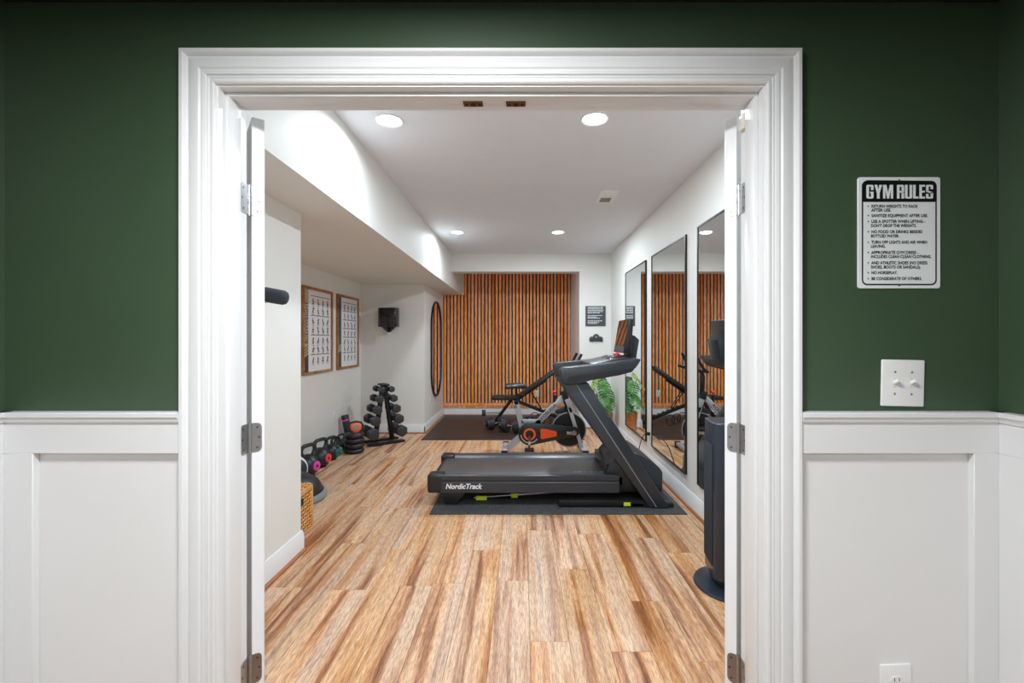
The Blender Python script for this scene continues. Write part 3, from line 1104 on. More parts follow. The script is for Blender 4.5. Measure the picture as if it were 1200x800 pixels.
t = thing('hook_rack', 'small dark cloud-shaped hook rack on the back wall under the slate sign', 'hook rack', (1.137, YB, 1.38))
k = MB()
c = at(698.5, 396.5, YB)
for dx, dz, r in ((-.065, -.01, .042), (0, .022, .05), (.065, -.01, .042)):
    k.cyl((c.x + dx, YB - .010, c.z + dz), (c.x + dx, YB - .0005, c.z + dz), r, n=24)
k.box(c.x - .105, c.x + .105, YB - .010, YB - .0005, c.z - .048, c.z - .012)
build('plate', k, 'signgrey', t)
for dx in (-.07, 0, .07):
    k = MB()
    k.tube([(c.x + dx, YB - .010, c.z - .03), (c.x + dx, YB - .04, c.z - .038), (c.x + dx, YB - .055, c.z - .03), (c.x + dx, YB - .057, c.z - .012)], .006, 8)
    build('hook', k, 'blackmetal', t)
build('ring', MB().cyl((c.x, YB - .013, c.z + .022), (c.x, YB - .0095, c.z + .022), .014), 'silver', t)

# ------------------------------------------------------------------ mats
o = build('treadmill_mat', MB().box(-.735, 1.304, 3.59, 4.60, .0005, .008, .003, 1), 'matspeck', None, (.28, 4.1, 0))
tag(o, 'pebbled black rubber mat under the treadmill', 'mat')
o = build('exercise_mat', MB().box(-1.395, .86, 6.26, 8.26, .0005, .010, .003, 1), 'gymmat', None, (-.2, 7.26, 0))
tag(o, 'large dark worn mat in front of the wood slats', 'mat')

# ------------------------------------------------------------------ treadmill
t = thing('treadmill', 'large black treadmill standing across the gym on a rubber mat', 'treadmill', (.2, 4.13, .008))
YA, YZ = 3.75, 4.51
railp = [(0, .12), (.006, .118), (.105, .118), (.118, .13), (.118, .232), (.108, .24), (.03, .262), (.012, .262), (0, .254), (0, .222), (.007, .216), (.007, .206), (0, .20)]
for nm, f in (('near', lambda u: YA + u), ('far', lambda u: YZ - u)):
    k = MB().prism([(f(u), z) for u, z in railp], 'x', -.72, .80)
    sr = build('side_rail', k, 'charcoal', t)
    k = MB()
    ya, yb = sorted((f(-.004), f(.13)))
    k.box(-.785, -.655, ya, yb, .115, .268, .022, 4)
    build('end_cap', k, 'darkplastic', t)
    ya, yb = sorted((f(.03), f(.075)))
    k = MB().prism([(-.70, .125), (-.46, .125), (-.545, .009), (-.625, .009)], 'y', ya, yb, .005)
    build('foot', k, 'darkplastic', t)
k = MB().box(-.74, .78, YA + .115, YZ - .115, .225, .240, .004)
build('belt', k, 'belt', t)
build('roller', MB().cyl((-.73, YA + .11, .205), (-.73, YZ - .11, .205), .036), 'blackmetal', t)
k = MB().box(-.70, .85, YA + .10, YZ - .10, .15, .222, .004)
build('deck', k, 'blackmetal', t)
# print on the belt
k = MB()
for i, (x, w_) in enumerate(((.44, .012), (.47, .03), (.53, .012), (.57, .03), (.62, .012), (.66, .035))):
    y = YA + .165
    k.flat([(x, y, .2405), (x + w_, y, .2405), (x + w_ + .02, y + .03, .2405), (x + .02, y + .03, .2405)], [(0, 1, 2, 3)])
build('belt_print', k, 'bosugrey', t)
k = MB().prism([(.70, .24), (.74, .34), (.80, .405), (.93, .43), (1.02, .405), (1.16, .30), (1.19, .26), (1.19, .09), (.72, .09)], 'y', YA + .10, YZ - .10, .012, 2)
hood = build('motor_hood', k, 'charcoal', t)
build('hood_ridge', MB().box(.70, .735, YA + .11, YZ - .11, .235, .33, .006), 'darkplastic', hood)
for f in (lambda u: 3.70 + u, lambda u: 4.56 - u):
    ya, yb = sorted((f(0), f(.10)))
    k = MB().prism([(1.04, .008), (1.206, .008), (.535, 1.03), (.314, 1.03)], 'y', ya, yb, .008)
    up = build('upright', k, 'charcoal', t)
    k = MB()
    y = f(-.001)
    yc, yd = sorted((f(-.0012), f(.0005)))
    k.prism([(.437, 1.015), (.444, 1.015), (1.095, .02), (1.088, .02)], 'y', yc, yd)
    build('stripe', k, 'bosugrey', up, label='pale grey pinstripe')
    arm = [(.302, 1.132), (.312, 1.146), (.335, 1.155), (.664, 1.186), (.948, 1.228), (.955, 1.215), (.942, 1.195), (.885, 1.121), (.79, 1.095), (.549, 1.053),
           (.476, 1.027), (.345, 1.021), (.323, 1.04)]
    ya, yb = sorted((f(-.04), f(.11)))
    k = MB().prism(arm, 'y', ya, yb, .012, 3)
    ar = build('handrail', k, 'charcoal', t)
    yc, yd = sorted((f(-.043), f(-.038)))
    k = MB().prism([(.36, 1.065), (.38, 1.085), (.64, 1.118), (.86, 1.15), (.90, 1.15), (.87, 1.13), (.60, 1.075), (.42, 1.04), (.36, 1.04)], 'y', yc, yd)
    build('side_inset', k, 'darkplastic', ar)
    # foot that runs forward and back along the floor
    ya, yb = sorted((f(.02), f(.09)))
    k = MB().box(.30, 1.0, ya, yb, .012, .068, .006)
    br = build('base_rail', k, 'blackmetal', t)
    build('base_foot', MB().box(.84, 1.24, ya, yb, .0085, .045, .006), 'darkplastic', t)
    if f(0) < 4:
        k = MB().box(.83, .885, ya - .001, ya + .001, .022, .052)
        build('warning_sticker', k, 'yellow', br)
build('cross_bar', MB().box(1.10, 1.16, 3.75, 4.50, .02, .07, .006), 'blackmetal', t)
k = MB().prism([(.56, 1.135), (.58, 1.175), (.80, 1.225), (.93, 1.235), (.99, 1.20), (.95, 1.14), (.80, 1.105)], 'y', 3.81, 4.45, .01, 2)
con = build('console', k, 'darkplastic', t)
k = MB().prism([(.72, 1.20), (.80, 1.238), (.90, 1.245), (.93, 1.225), (.9, 1.20)], 'y', 3.90, 4.34, .008)
build('button_panel', k, 'gloss', con)
k = MB()
k.sphere((.842, 4.06, 1.246), (.03, .035, .022), 16)
build('safety_key', k, 'red', con, label='red safety key')
for i in range(4):
    k = MB().box(.78, .80, 3.94 + i * .1, 3.99 + i * .1, 1.226, 1.236, .002)
    build('button', k, 'bosugrey', con)
# tilting screen
sp = [(.868, 1.265), (.918, 1.562), (.955, 1.558), (.945, 1.42), (.93, 1.27)]
k = MB().prism(sp, 'y', 3.90, 4.33, .006)
scr = build('screen', k, 'darkplastic', t)
d = Vector((.05, 0, .297)).normalized()
nrm = Vector((-d.z, 0, d.x))
p = Vector((.868, 0, 1.265)) + nrm * .0008
def spt(v, y): return tuple(p + d * v + Vector((0, y, 0)))
k = MB().flat([spt(.065, 3.915), spt(.065, 4.315), spt(.292, 4.315), spt(.292, 3.915)], [(0, 1, 2, 3)])
build('display', k, 'screen', scr)
k = MB().flat([spt(.01, 3.915), spt(.01, 4.315), spt(.06, 4.315), spt(.06, 3.915)], [(0, 1, 2, 3)])
build('speaker_bar', k, 'postergrey', scr, label='grey speaker bar')
k = MB().prism([(.935, 1.20), (1.0, 1.20), (1.03, 1.38), (.985, 1.42), (.952, 1.42)], 'y', 4.0, 4.22, .008)
build('screen_mount', k, 'charcoal', t)
# lift strut with stickers
a, e = at(556, 583, 3.9), at(650, 576, 3.9)
k = MB().cyl(a, e, .009, n=12).cyl(a.lerp(e, .45), e, .014, n=12)
ls = build('lift_strut', k, 'silver', t)
for q, w_ in ((.09, .045), (.50, .028)):
    c = a.lerp(e, q)
    build('sticker', MB().box(c.x - w_, c.x + w_, 3.878, 3.884, c.z - .018, c.z + .018), 'yellow', ls, label='yellow sticker')
k = MB()
c = at(543, 573.5, YA)
k.text('NordicTrack', .060, T(c.x, YA - .0012, .153) @ RX(PI / 2) @ Matrix(((1, .22, 0, 0), (0, 1, 0, 0), (0, 0, 1, 0), (0, 0, 0, 1))), bold=.0016, align='CENTER', sx=.94)
build('lettering', k, 'signwhite', t)

# ------------------------------------------------------------------ exercise bike
t = thing('exercise_bike', 'grey and black spin bike with orange accents behind the treadmill', 'exercise bike', (.2, 5.6, 0))
YK = 5.6
def bp(px, py, y=YK):
    return Vector(((px - 612) / 95.2, y, H - (py - 398) / 95.2))
k = MB()
k.bar(bp(595, 525), bp(616, 506), .05, .075)
k.bar(bp(604.5, 471), bp(613, 505), .05, .066)
k.bar(bp(611, 493.5), bp(634, 493.5), .05, .05)
k.bar(bp(628, 497), bp(662, 463), .05, .066)
fr = build('frame', k, 'bikegrey', t)
k = MB()
d = (bp(656, 469) - bp(634, 491))
ang = math.atan2(d.z, d.x)
c = bp(634.5, 492.5)
k.text('YOSUDA', .058, T(c.x, YK - .0265, c.z) @ RX(PI / 2) @ RZ(ang), bold=.001, sx=1.15)
build('lettering', k, 'print', fr)
k = MB()
for q in (0, .022):
    c = bp(603.8, 475 + q * 95)
    k.box(c.x - .02, c.x + .028, YK - .0262, YK - .0255, c.z - .008, c.z + .004)
build('decal', k, 'print', fr)
for px, py in ((592, 528), (683, 528)):
    c = bp(px, py)
    k = MB().box(c.x - .03, c.x + .03, YK - .25, YK + .25, .022, .068, .006)
    st = build('stabilizer', k, 'bikegrey', t)
    for s in (-1, 1):
        k = MB().box(c.x - .036, c.x + .036, YK + s * .25 - .025, YK + s * .25 + .025, .0005, .075, .006)
        build('foot_cap', k, 'blackmetal', st)
k = MB()
for s in (-1, 1):
    k.bar(bp(666.5, 476, YK + s * .05), bp(682, 526, YK + s * .05), .02, .045)
k.bar(bp(664, 467), bp(670, 482), .12, .06)
build('fork', k, 'bikegrey', t)
k = MB()
c = bp(665, 466)
k.bar(bp(660, 458), bp(668, 482), .075, .075)
build('head_tube', k, 'blackmetal', t)
c = bp(666.5, 503)
k = MB().cyl((c.x, YK - .012, c.z), (c.x, YK + .012, c.z), .205, n=48)
fw = build('flywheel', k, 'blackmetal', t)
k = MB()
ring = [(c.x + .203 * math.cos(q * PI / 24), YK, c.z + .203 * math.sin(q * PI / 24)) for q in range(48)]
k.tube(ring, .013, 8, True)
build('flywheel_rim', k, 'bosugrey', fw)
build('axle', MB().cyl((c.x, YK - .09, c.z), (c.x, YK + .09, c.z), .014, n=12), 'chrome', fw)
# chain guard: hull of a large and a small circle
b0, b1 = bp(620.5, 507), bp(673, 504)
b0, b1 = (b0.x, b0.z, .135), (b1.x, b1.z, .055)
ax = math.atan2(b1[1] - b0[1], b1[0] - b0[0])
of = math.acos((b0[2] - b1[2]) / math.hypot(b1[0] - b0[0], b1[1] - b0[1]))
pts = [(b0[0] + b0[2] * math.cos(a), b0[1] + b0[2] * math.sin(a)) for a in [ax + of + q * (2 * PI - 2 * of) / 24 for q in range(25)]]
pts += [(b1[0] + b1[2] * math.cos(a), b1[1] + b1[2] * math.sin(a)) for a in [ax - of + q * (2 * of) / 12 for q in range(13)]]
k = MB().prism(pts, 'y', YK - .085, YK - .035, .006)
cg = build('chain_guard', k, 'darkplastic', t)
k = MB().prism([(bp(*q).x, bp(*q).z) for q in ((633, 501), (636, 500.3), (651.2, 503.6), (652, 505), (651.5, 509.3), (634.5, 512.6), (633.4, 511.5))], 'y', YK - .089, YK - .084)
build('accent_panel', k, 'orange', cg, label='orange accent panel')
k = MB()
n = 32
vs = []
for r in (.05, .074):
    for yy in (YK - .089, YK - .083):
        vs += [(b0[0] + r * math.cos(2 * PI * q / n), yy, b0[1] + r * math.sin(2 * PI * q / n)) for q in range(n)]
idx = [0, 2, 3, 1]
k.raw(vs, [(idx[r] * n + i, idx[r] * n + (i + 1) % n, idx[(r + 1) % 4] * n + (i + 1) % n, idx[(r + 1) % 4] * n + i) for r in range(4) for i in range(n)])
build('accent_ring', k, 'orange', cg, label='orange ring')
k = MB()
k.tube([(b0[0] + .105 * math.cos(a), YK - .086, b0[1] + .105 * math.sin(a)) for a in [math.radians(185 + q * 12) for q in range(13)]], .008, 6)
build('guard_arc', k, 'bikegrey', cg)
k = MB()
c = bp(669, 505.5)
k.box(c.x - .06, c.x + .045, YK - .089, YK - .084, c.z - .018, c.z + .018, .003)
k.cyl((c.x + .03, YK - .093, c.z), (c.x + .03, YK - .085, c.z), .03)
build('hub_badge', k, 'silver', cg)
for s in (-1, 1):
    cc = Vector((b0[0], YK - .105, b0[1])) if s < 0 else Vector((b0[0], YK + .06, b0[1]))
    ee = cc + Vector((-.005, 0, -.17)) if s < 0 else cc + Vector((.005, 0, .17))
    k = MB().bar(cc, ee, .018, .03).cyl(cc + Vector((0, -.016, 0)), cc + Vector((0, .04, 0)), .025)
    cr = build('crank', k, 'chrome', t)
    k = MB().box(ee.x - .055, ee.x + .055, ee.y + s * .015 - .045 + s * .04, ee.y + s * .015 + .045 + s * .04, ee.z - .016, ee.z + .016, .005)
    build('pedal', k, 'blackmetal', cr)
# saddle
k = MB().box(*sorted((bp(604, 0).x - .14, bp(604, 0).x + .02)), YK - .035, YK + .035, bp(0, 468).z, bp(0, 464).z, .006)
k.bar(bp(604, 463), bp(605.5, 474), .05, .055)
k.box(-.06, .02, YK - .03, YK + .03, .69, .712, .004)
for q in (-.06, -.0):
    k.cyl((-.07 + q, YK, .70), (-.07 + q, YK, .78), .012, n=10)
sp_ = build('seat_post', k, 'blackmetal', t)
secs = [(-.215, .075, .80), (-.20, .10, .803), (-.13, .115, .81), (-.06, .085, .81), (0, .045, .808), (.045, .026, .803), (.06, .015, .80)]
vs, n = [], 14
for x, hw, z in secs:
    vs += [(x, YK + hw * math.cos(2 * PI * q / n), z + .038 * math.sin(2 * PI * q / n) * (1.0 if math.sin(2 * PI * q / n) > 0 else .8)) for q in range(n)]
fs = [tuple(range(n)), tuple(range(len(vs) - n, len(vs)))] + [(r * n + i, r * n + (i + 1) % n, (r + 1) * n + (i + 1) % n, (r + 1) * n + i) for r in range(len(secs) - 1) for i in range(n)]
build('saddle', MB().raw(vs, fs), 'vinyl', t)
k = MB().bar(bp(663, 463), bp(662, 440), .045, .05)
k.tube([(.52, YK, .92), (.53, YK, .98), (.56, YK, 1.0)], .022, 12)
build('handlebar_post', k, 'blackmetal', t)
k = MB().cyl((.555, YK - .23, 1.0), (.555, YK + .23, 1.0), .017)
for s in (-1, 1):
    k.tube([(.555, YK + s * .23, 1.0), (.60, YK + s * .235, 1.03), (.645, YK + s * .235, 1.10), (.685, YK + s * .23, 1.18), (.70, YK + s * .225, 1.21)], .017, 10)
    k.tube([(.555, YK + s * .12, 1.0), (.70, YK + s * .10, 1.03), (.80, YK + s * .06, 1.06)], .016, 10)
build('handlebar', k, 'blackmetal', t)
c = bp(650, 459)
k = MB().cyl(bp(650, 472), bp(650, 463), .02, n=12)
rk = build('resistance_post', k, 'blackmetal', t)
k = MB().sphere((c.x, YK, c.z), (.026, .026, .018), 14).cyl((c.x, YK, c.z - .03), (c.x, YK, c.z), .009, n=10)
build('resistance_knob', k, 'red', rk, label='red resistance knob')
k = MB().prism([(.40, .50), (.55, .57), (.60, .52), (.52, .47), (.42, .46)], 'y', YK + .02, YK + .07, .01)
build('brake_housing', k, 'charcoal', t)

# ------------------------------------------------------------------ weight bench
t = thing('weight_bench', 'black incline weight bench on the dark mat behind the spin bike', 'weight bench', (0, 7.42, .010))
YQ = 7.42
k = MB().box(-.485, -.10, YQ - .14, YQ + .14, .412, .472, .018, 3)
build('seat', k, 'vinyl', t)
k = MB().bar((-.07, YQ, .455), (.62, YQ, .935), .27, .062, .018)
bk = build('backrest', k, 'vinyl', t)
build('back_rail', MB().bar((-.07, YQ, .405), (.40, YQ, .73), .05, .035), 'blackmetal', t)
k = MB().bar((-.18, YQ, .40), (-.44, YQ, .05), .05, .05).box(-.48, -.40, YQ - .22, YQ + .22, .0105, .06, .008)
build('leg', k, 'blackmetal', t)
k = MB().bar((-.10, YQ, .39), (.72, YQ, .06), .05, .05).box(.68, .76, YQ - .24, YQ + .24, .0105, .06, .008)
for q in range(6):
    c = Vector((.22, YQ, .262)).lerp(Vector((.60, YQ, .108)), q / 5)
    k.box(c.x - .012, c.x + .012, YQ - .022, YQ + .022, c.z, c.z + .045, .003, 1)
build('leg', k, 'blackmetal', t)
k = MB()
for s in (-1, 1):
    k.cyl((.13, YQ + s * .05, .55), (.31, YQ + s * .05, .26), .008, n=10)
for q in range(5):
    c = Vector((.13, YQ, .55)).lerp(Vector((.31, YQ, .26)), (q + .5) / 5)
    k.cyl((c.x, YQ - .05, c.z), (c.x, YQ + .05, c.z), .006, n=8)
build('ladder_strut', k, 'blackmetal', t)
k = MB().cyl((-.62, YQ, .19), (-.36, YQ, .19), .012, n=12)
lb = build('leg_hold', k, 'bosugrey', t)
k = MB().cyl((-.655, YQ, .19), (-.60, YQ, .19), .052, n=24, bev=.01)
build('foam_roller', k, 'foam', lb)
k = MB()
for q in range(3):
    pts = []
    for j in range(17):
        a = 2 * PI * j / 16
        pts.append((.20 + q * .09 + .075 * math.cos(a), YQ - .17 - .03 * math.sin(a + q), .14 + .085 * math.sin(a) - .02 * q))
    k.tube(pts[:-1], .007, 6, True)
o = build('resistance_cable', k, 'rubber', None, (.28, 7.25, .03))
tag(o, 'tangle of black resistance bands hanging by the weight bench frame', 'resistance band')
bd = MB()

# adjustable dumbbells on the dark mat
def plate_dumbbell(x, y, rz, r, label):
    t = thing('plate_dumbbell', label, 'dumbbell', (x, y, .010), rz, 'plate-loaded dumbbells on the dark mat')
    R = T(x, y, .0105 + r) @ RZ(rz)
    build('handle', MB(R).cyl((-.20, 0, 0), (.20, 0, 0), .014, n=14), 'chrome', t)
    for s in (-1, 1):
        for q, rr in enumerate((1.0, .97, .9, .75)):
            x0 = s * (.068 + q * .026)
            k = MB(R).cyl((x0 - .011, 0, 0), (x0 + .011, 0, 0), r * rr, n=28, bev=.004)
            build('weight_plate', k, 'hex', t)
        k = MB(R).cyl((s * .172 - .008, 0, 0), (s * .172 + .008, 0, 0), .026, n=8)
        build('collar_nut', k, 'blackmetal', t)
        if s < 0:
            build('grip_ring', MB(R).cyl((-.056, 0, 0), (-.052, 0, 0), .024), 'orange', t)
    return t


plate_dumbbell(-.40, 6.98, math.radians(28), .092, 'plate-loaded black dumbbell on the dark mat, beside the bench leg')
plate_dumbbell(-.16, 6.72, math.radians(-28), .096, 'plate-loaded black dumbbell on the dark mat, half behind the spin bike tube')

# ------------------------------------------------------------------ dumbbell rack
RC, RR = Vector((-1.87, 6.14, 0)), math.atan2(.6, .8)
t = thing('dumbbell_rack', 'black A-frame dumbbell rack in front of the greige wall', 'dumbbell rack', RC, RR)
R = Matrix.Translation(RC) @ RZ(RR)
TIERS = [(.066, .720, .045, .205), (.095, .596, .054, .22), (.127, .458, .063, .24), (.159, .318, .071, .255), (.193, .154, .083, .275)]
for yy in (-.045, .045):
    for s in (-1, 1):
        k = MB(R).bar((s * .118, yy, .028), (s * .012, yy, .775), .026, .03, .003)
        build('leg', k, 'blackmetal', t)
k = MB(R).box(-.25, .24, -.16, -.07, .0005, .028, .004)
k.box(-.25, .24, .07, .16, .0005, .028, .004)
build('base_bar', k, 'blackmetal', t)
k = MB(R).prism([(-.25, -.16), (-.16, -.20), (-.04, -.17), (.04, -.165), (.16, -.17), (.24, -.13), (.24, -.07), (-.25, -.07)], 'z', .0005, .012)
build('base_plate', k, 'blackmetal', t)
k = MB(R).box(-.05, .05, -.10, .10, .765, .79, .005)
build('top_cap', k, 'blackmetal', t)
for s in (-1, 1):
    for (x, z, r, L) in TIERS:
        for yy in (-.045, .045):
            k = MB(R)
            xs = s * (x - .003)
            xi = s * (.118 - .106 * (z - .028) / .747)
            k.box(min(xi, xs + s * .022), max(xi, xs + s * .022), yy - .008, yy + .008, z - .030, z - .0155, .002, 1)
            build('saddle_bracket', k, 'blackmetal', t)


def hex_pts(r, rot=0):
    return [(r * math.cos(rot + q * PI / 3), r * math.sin(rot + q * PI / 3)) for q in range(6)]


names = ['top', 'second', 'third', 'fourth', 'lowest']
for side, s in (('left', -1), ('right', 1)):
    for i, (x, z, r, L) in enumerate(TIERS):
        c = R @ Vector((s * x, 0, z))
        lab = f'black hex dumbbell on the {names[i]} tier of the A-frame rack, {side} slope'
        d = thing('hex_dumbbell', lab, 'dumbbell', c, RR, 'hex dumbbells on the A-frame rack')
        Rd = Matrix.Translation(c) @ RZ(RR)
        k = MB(Rd).cyl((0, -L / 2, 0), (0, L / 2, 0), .0145, n=12)
        build('handle', k, 'hex', d)
        hl = .04 + r * .5
        for q in (-1, 1):
            y0, y1 = sorted((q * max(.062, L / 2 - hl * .4), q * (L / 2 + hl * .6)))
            k = MB(Rd).prism(hex_pts(r, PI / 6), 'y', y0, y1, r * .16, 2)
            build('head', k, 'hex', d)

# ------------------------------------------------------------------ adjustable kettlebell, foam roller
kx, ky = -2.055, 5.57
t = thing('adjustable_kettlebell', 'stacked black plate kettlebell with an orange badge in its handle', 'kettlebell', (kx, ky, 0))
for i in range(4):
    k = MB()
    prof = [(.001, .0005 + i * .062)] + [(.088 + .031 * math.cos(a), .031 + i * .062 + .0305 * math.sin(a)) for a in [-PI / 2 + q * PI / 8 for q in range(9)]] + [(.001, .0615 + i * .062)]
    k.lathe(prof, (kx, ky, 0), 32)
    build('weight_plate', k, 'vinyl', t)
Rk = T(kx + .02, ky, .25) @ RZ(math.radians(28)) @ RX(math.radians(-8))
k = MB(Rk)
loop = [(-.045, 0, 0), (-.07, 0, .035), (-.082, 0, .08), (-.06, 0, .115), (0, 0, .128), (.06, 0, .115), (.082, 0, .08), (.07, 0, .035), (.045, 0, 0)]
k.tube(loop, .014, 10)
build('handle', k, 'vinyl', t)
k = MB(Rk).prism([(-.058, .03), (-.068, .078), (-.05, .10), (0, .112), (.05, .10), (.068, .078), (.058, .03), (.02, -.004), (-.02, -.004)], 'y', -.016, .012, .004)
bdg = build('badge', k, 'orange', t, label='orange badge filling the handle loop')
k = MB(Rk).cyl((0, -.019, .055), (0, -.0155, .055), .034)
build('badge_face', k, 'bosugrey', bdg)

t = thing('foam_roller', 'slim black foam roller leaning upright against the alcove wall', 'foam roller', (-2.25, 5.95, 0))
p0, p1 = Vector((-2.235, 5.93, .012)), Vector((-2.315, 5.93, .40))
build('roller', MB().cyl(p0, p1, .046, n=28, bev=.006), 'vinyl', t)
c = p0.lerp(p1, .83)
d = (p1 - p0).normalized()
build('band', MB().cyl(c - d * .009, c + d * .009, .0468, n=28), 'pink', t, label='pink band near the top')

# ------------------------------------------------------------------ kettlebells
def kettlebell(x, y, h, rz, dm, label):
    t = thing('kettlebell', label, 'kettlebell', (x, y, 0), rz, 'kettlebells along the alcove wall')
    R = T(x, y, 0) @ RZ(rz)
    r = h * .345
    zc = r * .93
    k = MB(R)
    prof = [(.001, .0005), (r * .62, .0005)] + [(r * math.cos(a), zc + r * math.sin(a)) for a in [math.radians(-62 + q * 12) for q in range(13)]] + [(.001, zc + r)]
    k.lathe(prof, (0, 0, 0), 32)
    build('body', k, 'vinyl', t)
    k = MB(R)
    tr = h * .064
    top = h - tr
    hw = r * .88
    pts = [(-hw * .62, 0, zc + r * .62), (-hw * .9, 0, zc + r * 1.0), (-hw, 0, top - r * .42), (-hw * .86, 0, top - r * .12), (-hw * .5, 0, top),
           (0, 0, top + .001), (hw * .5, 0, top), (hw * .86, 0, top - r * .12), (hw, 0, top - r * .42), (hw * .9, 0, zc + r * 1.0), (hw * .62, 0, zc + r * .62)]
    k.tube(pts, [tr * 1.35, tr * 1.15, tr, tr, tr, tr, tr, tr, tr, tr * 1.15, tr * 1.35], 12)
    build('handle', k, 'vinyl', t)
    for s in (-1, 1):
        k = MB(R).cyl((0, s * r * .86, zc), (0, s * r * 1.02, zc), r * .42, r * .42, n=24, bev=.003)
        dd = build('disc', k, dm, t, label={'pink': 'pink end disc', 'reddisc': 'red end disc', 'teal': 'dark teal end disc', 'greendisc': 'pale green end disc'}.get(dm))
        k = MB(R).cyl((0, s * r * 1.0, zc), (0, s * r * 1.035, zc), r * .13, n=14)
        build('disc_hub', k, 'vinyl', dd)
    return t


a = math.radians(74)
kettlebell(-2.185, 4.64, .325, a, 'pink', 'large black kettlebell with a bright pink end disc')
kettlebell(-2.20, 4.96, .312, a, 'reddisc', 'large black kettlebell with a red end disc')
kettlebell(-2.205, 5.25, .272, a, 'teal', 'black kettlebell with a dark teal end disc behind the red-disc one')
kettlebell(-2.235, 5.44, .225, a, 'greendisc', 'small black kettlebell with a pale green end disc')
kettlebell(-2.27, 5.70, .205, a, 'vinyl', 'small all-black kettlebell in front of the foam roller')

# ------------------------------------------------------------------ medicine ball, balance trainer, basket
t = thing('medicine_ball', 'white and navy medicine ball in front of the pink-disc kettlebell', 'medicine ball', (-2.21, 4.38, 0))
c, r = Vector((-2.20, 4.36, .1355)), .135
k = MB().sphere(c, r, 32)
build('shell', k, 'ballwhite', t)
nrm = Vector((.72, -.66, .18)).normalized()
q_ = Vector((0, 0, 1)).rotation_difference(nrm).to_matrix().to_4x4()
prof = [(r * 1.012 * math.sin(a), r * 1.012 * math.cos(a)) for a in [math.radians(1 + q * 5) for q in range(10)]]
k = MB(Matrix.Translation(c) @ q_)
k.lathe([(prof[-1][0] * .97, prof[-1][1] * .97)] + prof[::-1], (0, 0, 0), 32)
build('panel', k, 'navy', t, label='navy panel')

t = thing('balance_trainer', 'half-ball balance trainer with grey base behind the wicker basket', 'balance trainer', (-2.03, 3.93, 0))
k = MB().lathe([(.001, .0005), (.295, .0005), (.315, .012), (.32, .035), (.31, .055), (.285, .06), (.001, .06)], (-2.03, 3.93, 0), 44)
build('base', k, 'bosugrey', t)
k = MB().lathe([(.282, .061)] + [(.28 * math.cos(a), .062 + .17 * math.sin(a)) for a in [math.radians(q * 9) for q in range(10)]] + [(.001, .232)], (-2.03, 3.93, 0), 44)
build('dome', k, 'vinyl', t)
k = MB()
k.tube([(-2.03 + .283 * math.cos(q * PI / 24), 3.93 + .283 * math.sin(q * PI / 24), .066) for q in range(48)], .008, 6, True)
build('seam_ring', k, 'blackmetal', t)

x0, x1, y0, y1, zt = -1.97, -1.557, 3.03, 3.376, .325
t = thing('wicker_basket', 'lidded tan wicker basket at the end of the short left wall', 'basket', ((x0 + x1) / 2, (y0 + y1) / 2, 0))
build('gap_shade', MB().box(x0 + .012, x1 - .012, y0 + .012, y1 - .012, .004, zt - .01), 'dark', t)  # dark box paints the shade seen through the weave's gaps


def weave(R, w, h, cw=.030, ch=.026):
    """Woven strands over a w x h face (local x, z; outward -y)."""
    k = MB(R)
    nx, nz = int(w / cw), int(h / ch)
    cw, ch = w / nx, h / nz
    for j in range(nz):
        for i in range(nx):
            xc, zc = -w / 2 + (i + .5) * cw, -h / 2 + (j + .5) * ch
            if (i + j) % 2:
                k.box(xc - cw * .58, xc + cw * .58, -.013, -.004, zc - ch * .30, zc + ch * .30, .003, 1)
            else:
                k.box(xc - cw * .24, xc + cw * .24, -.010, -.002, zc - ch * .58, zc + ch * .58, .003, 1)
    return k


xm, ym = (x0 + x1) / 2, (y0 + y1) / 2
hz = .265
for R, w_ in ((T(x1 - .012, ym, hz / 2 + .004) @ RZ(PI / 2), y1 - y0), (T(x0 + .012, ym, hz / 2 + .004) @ RZ(-PI / 2), y1 - y0),
              (T(xm, y0 + .012, hz / 2 + .004), x1 - x0), (T(xm, y1 - .012, hz / 2 + .004) @ RZ(PI), x1 - x0)):
    build('weave', weave(R, w_ - .006, hz), 'rattan', t, kind='stuff')
lid = MB().box(x0 - .004, x1 + .004, y0 - .004, y1 + .004, zt - .052, zt - .012, .006)
ld = build('lid', lid, 'rattan', t)
k = weave(T(xm, ym, zt - .014) @ RX(-PI / 2), x1 - x0 - .01, y1 - y0 - .01)
build('lid_weave', k, 'rattan', ld, kind='stuff')
for s in (x0 + .004, x1 - .004):
    for q in (y0 + .004, y1 - .004):
        build('corner_post', MB().cyl((s, q, .0005), (s, q, zt - .03), .011, n=10), 'rattan', t)
build('handle_opening', MB().box(x1 - .01, x1 + .0035, 3.13, 3.235, .205, .258, .004), 'dark', t)

# ------------------------------------------------------------------ potted plant
px_, py_ = 1.19, 6.66
t = thing('potted_monstera', 'leafy split-leaf plant in a woven pot in the mirror corner', 'potted plant', (px_, py_, 0))
k = MB().lathe([(.001, .0005), (.095, .0005), (.105, .02), (.125, .30), (.128, .33), (.116, .33), (.11, .29), (.001, .29)], (px_, py_, 0), 32)
build('pot', k, 'potweave', t)
k = MB()
for q in range(12):
    k.tube([(px_ + (.101 + q * .0021) * math.cos(a * PI / 12), py_ + (.101 + q * .0021) * math.sin(a * PI / 12), .02 + q * .026 + .004 * (-1) ** a) for a in range(24)], .010, 6, True)
build('pot_weave', k, 'potweave', t)
build('soil', MB().lathe([(.001, .285), (.11, .285), (.11, .30), (.001, .302)], (px_, py_, 0), 20), 'soil', t)


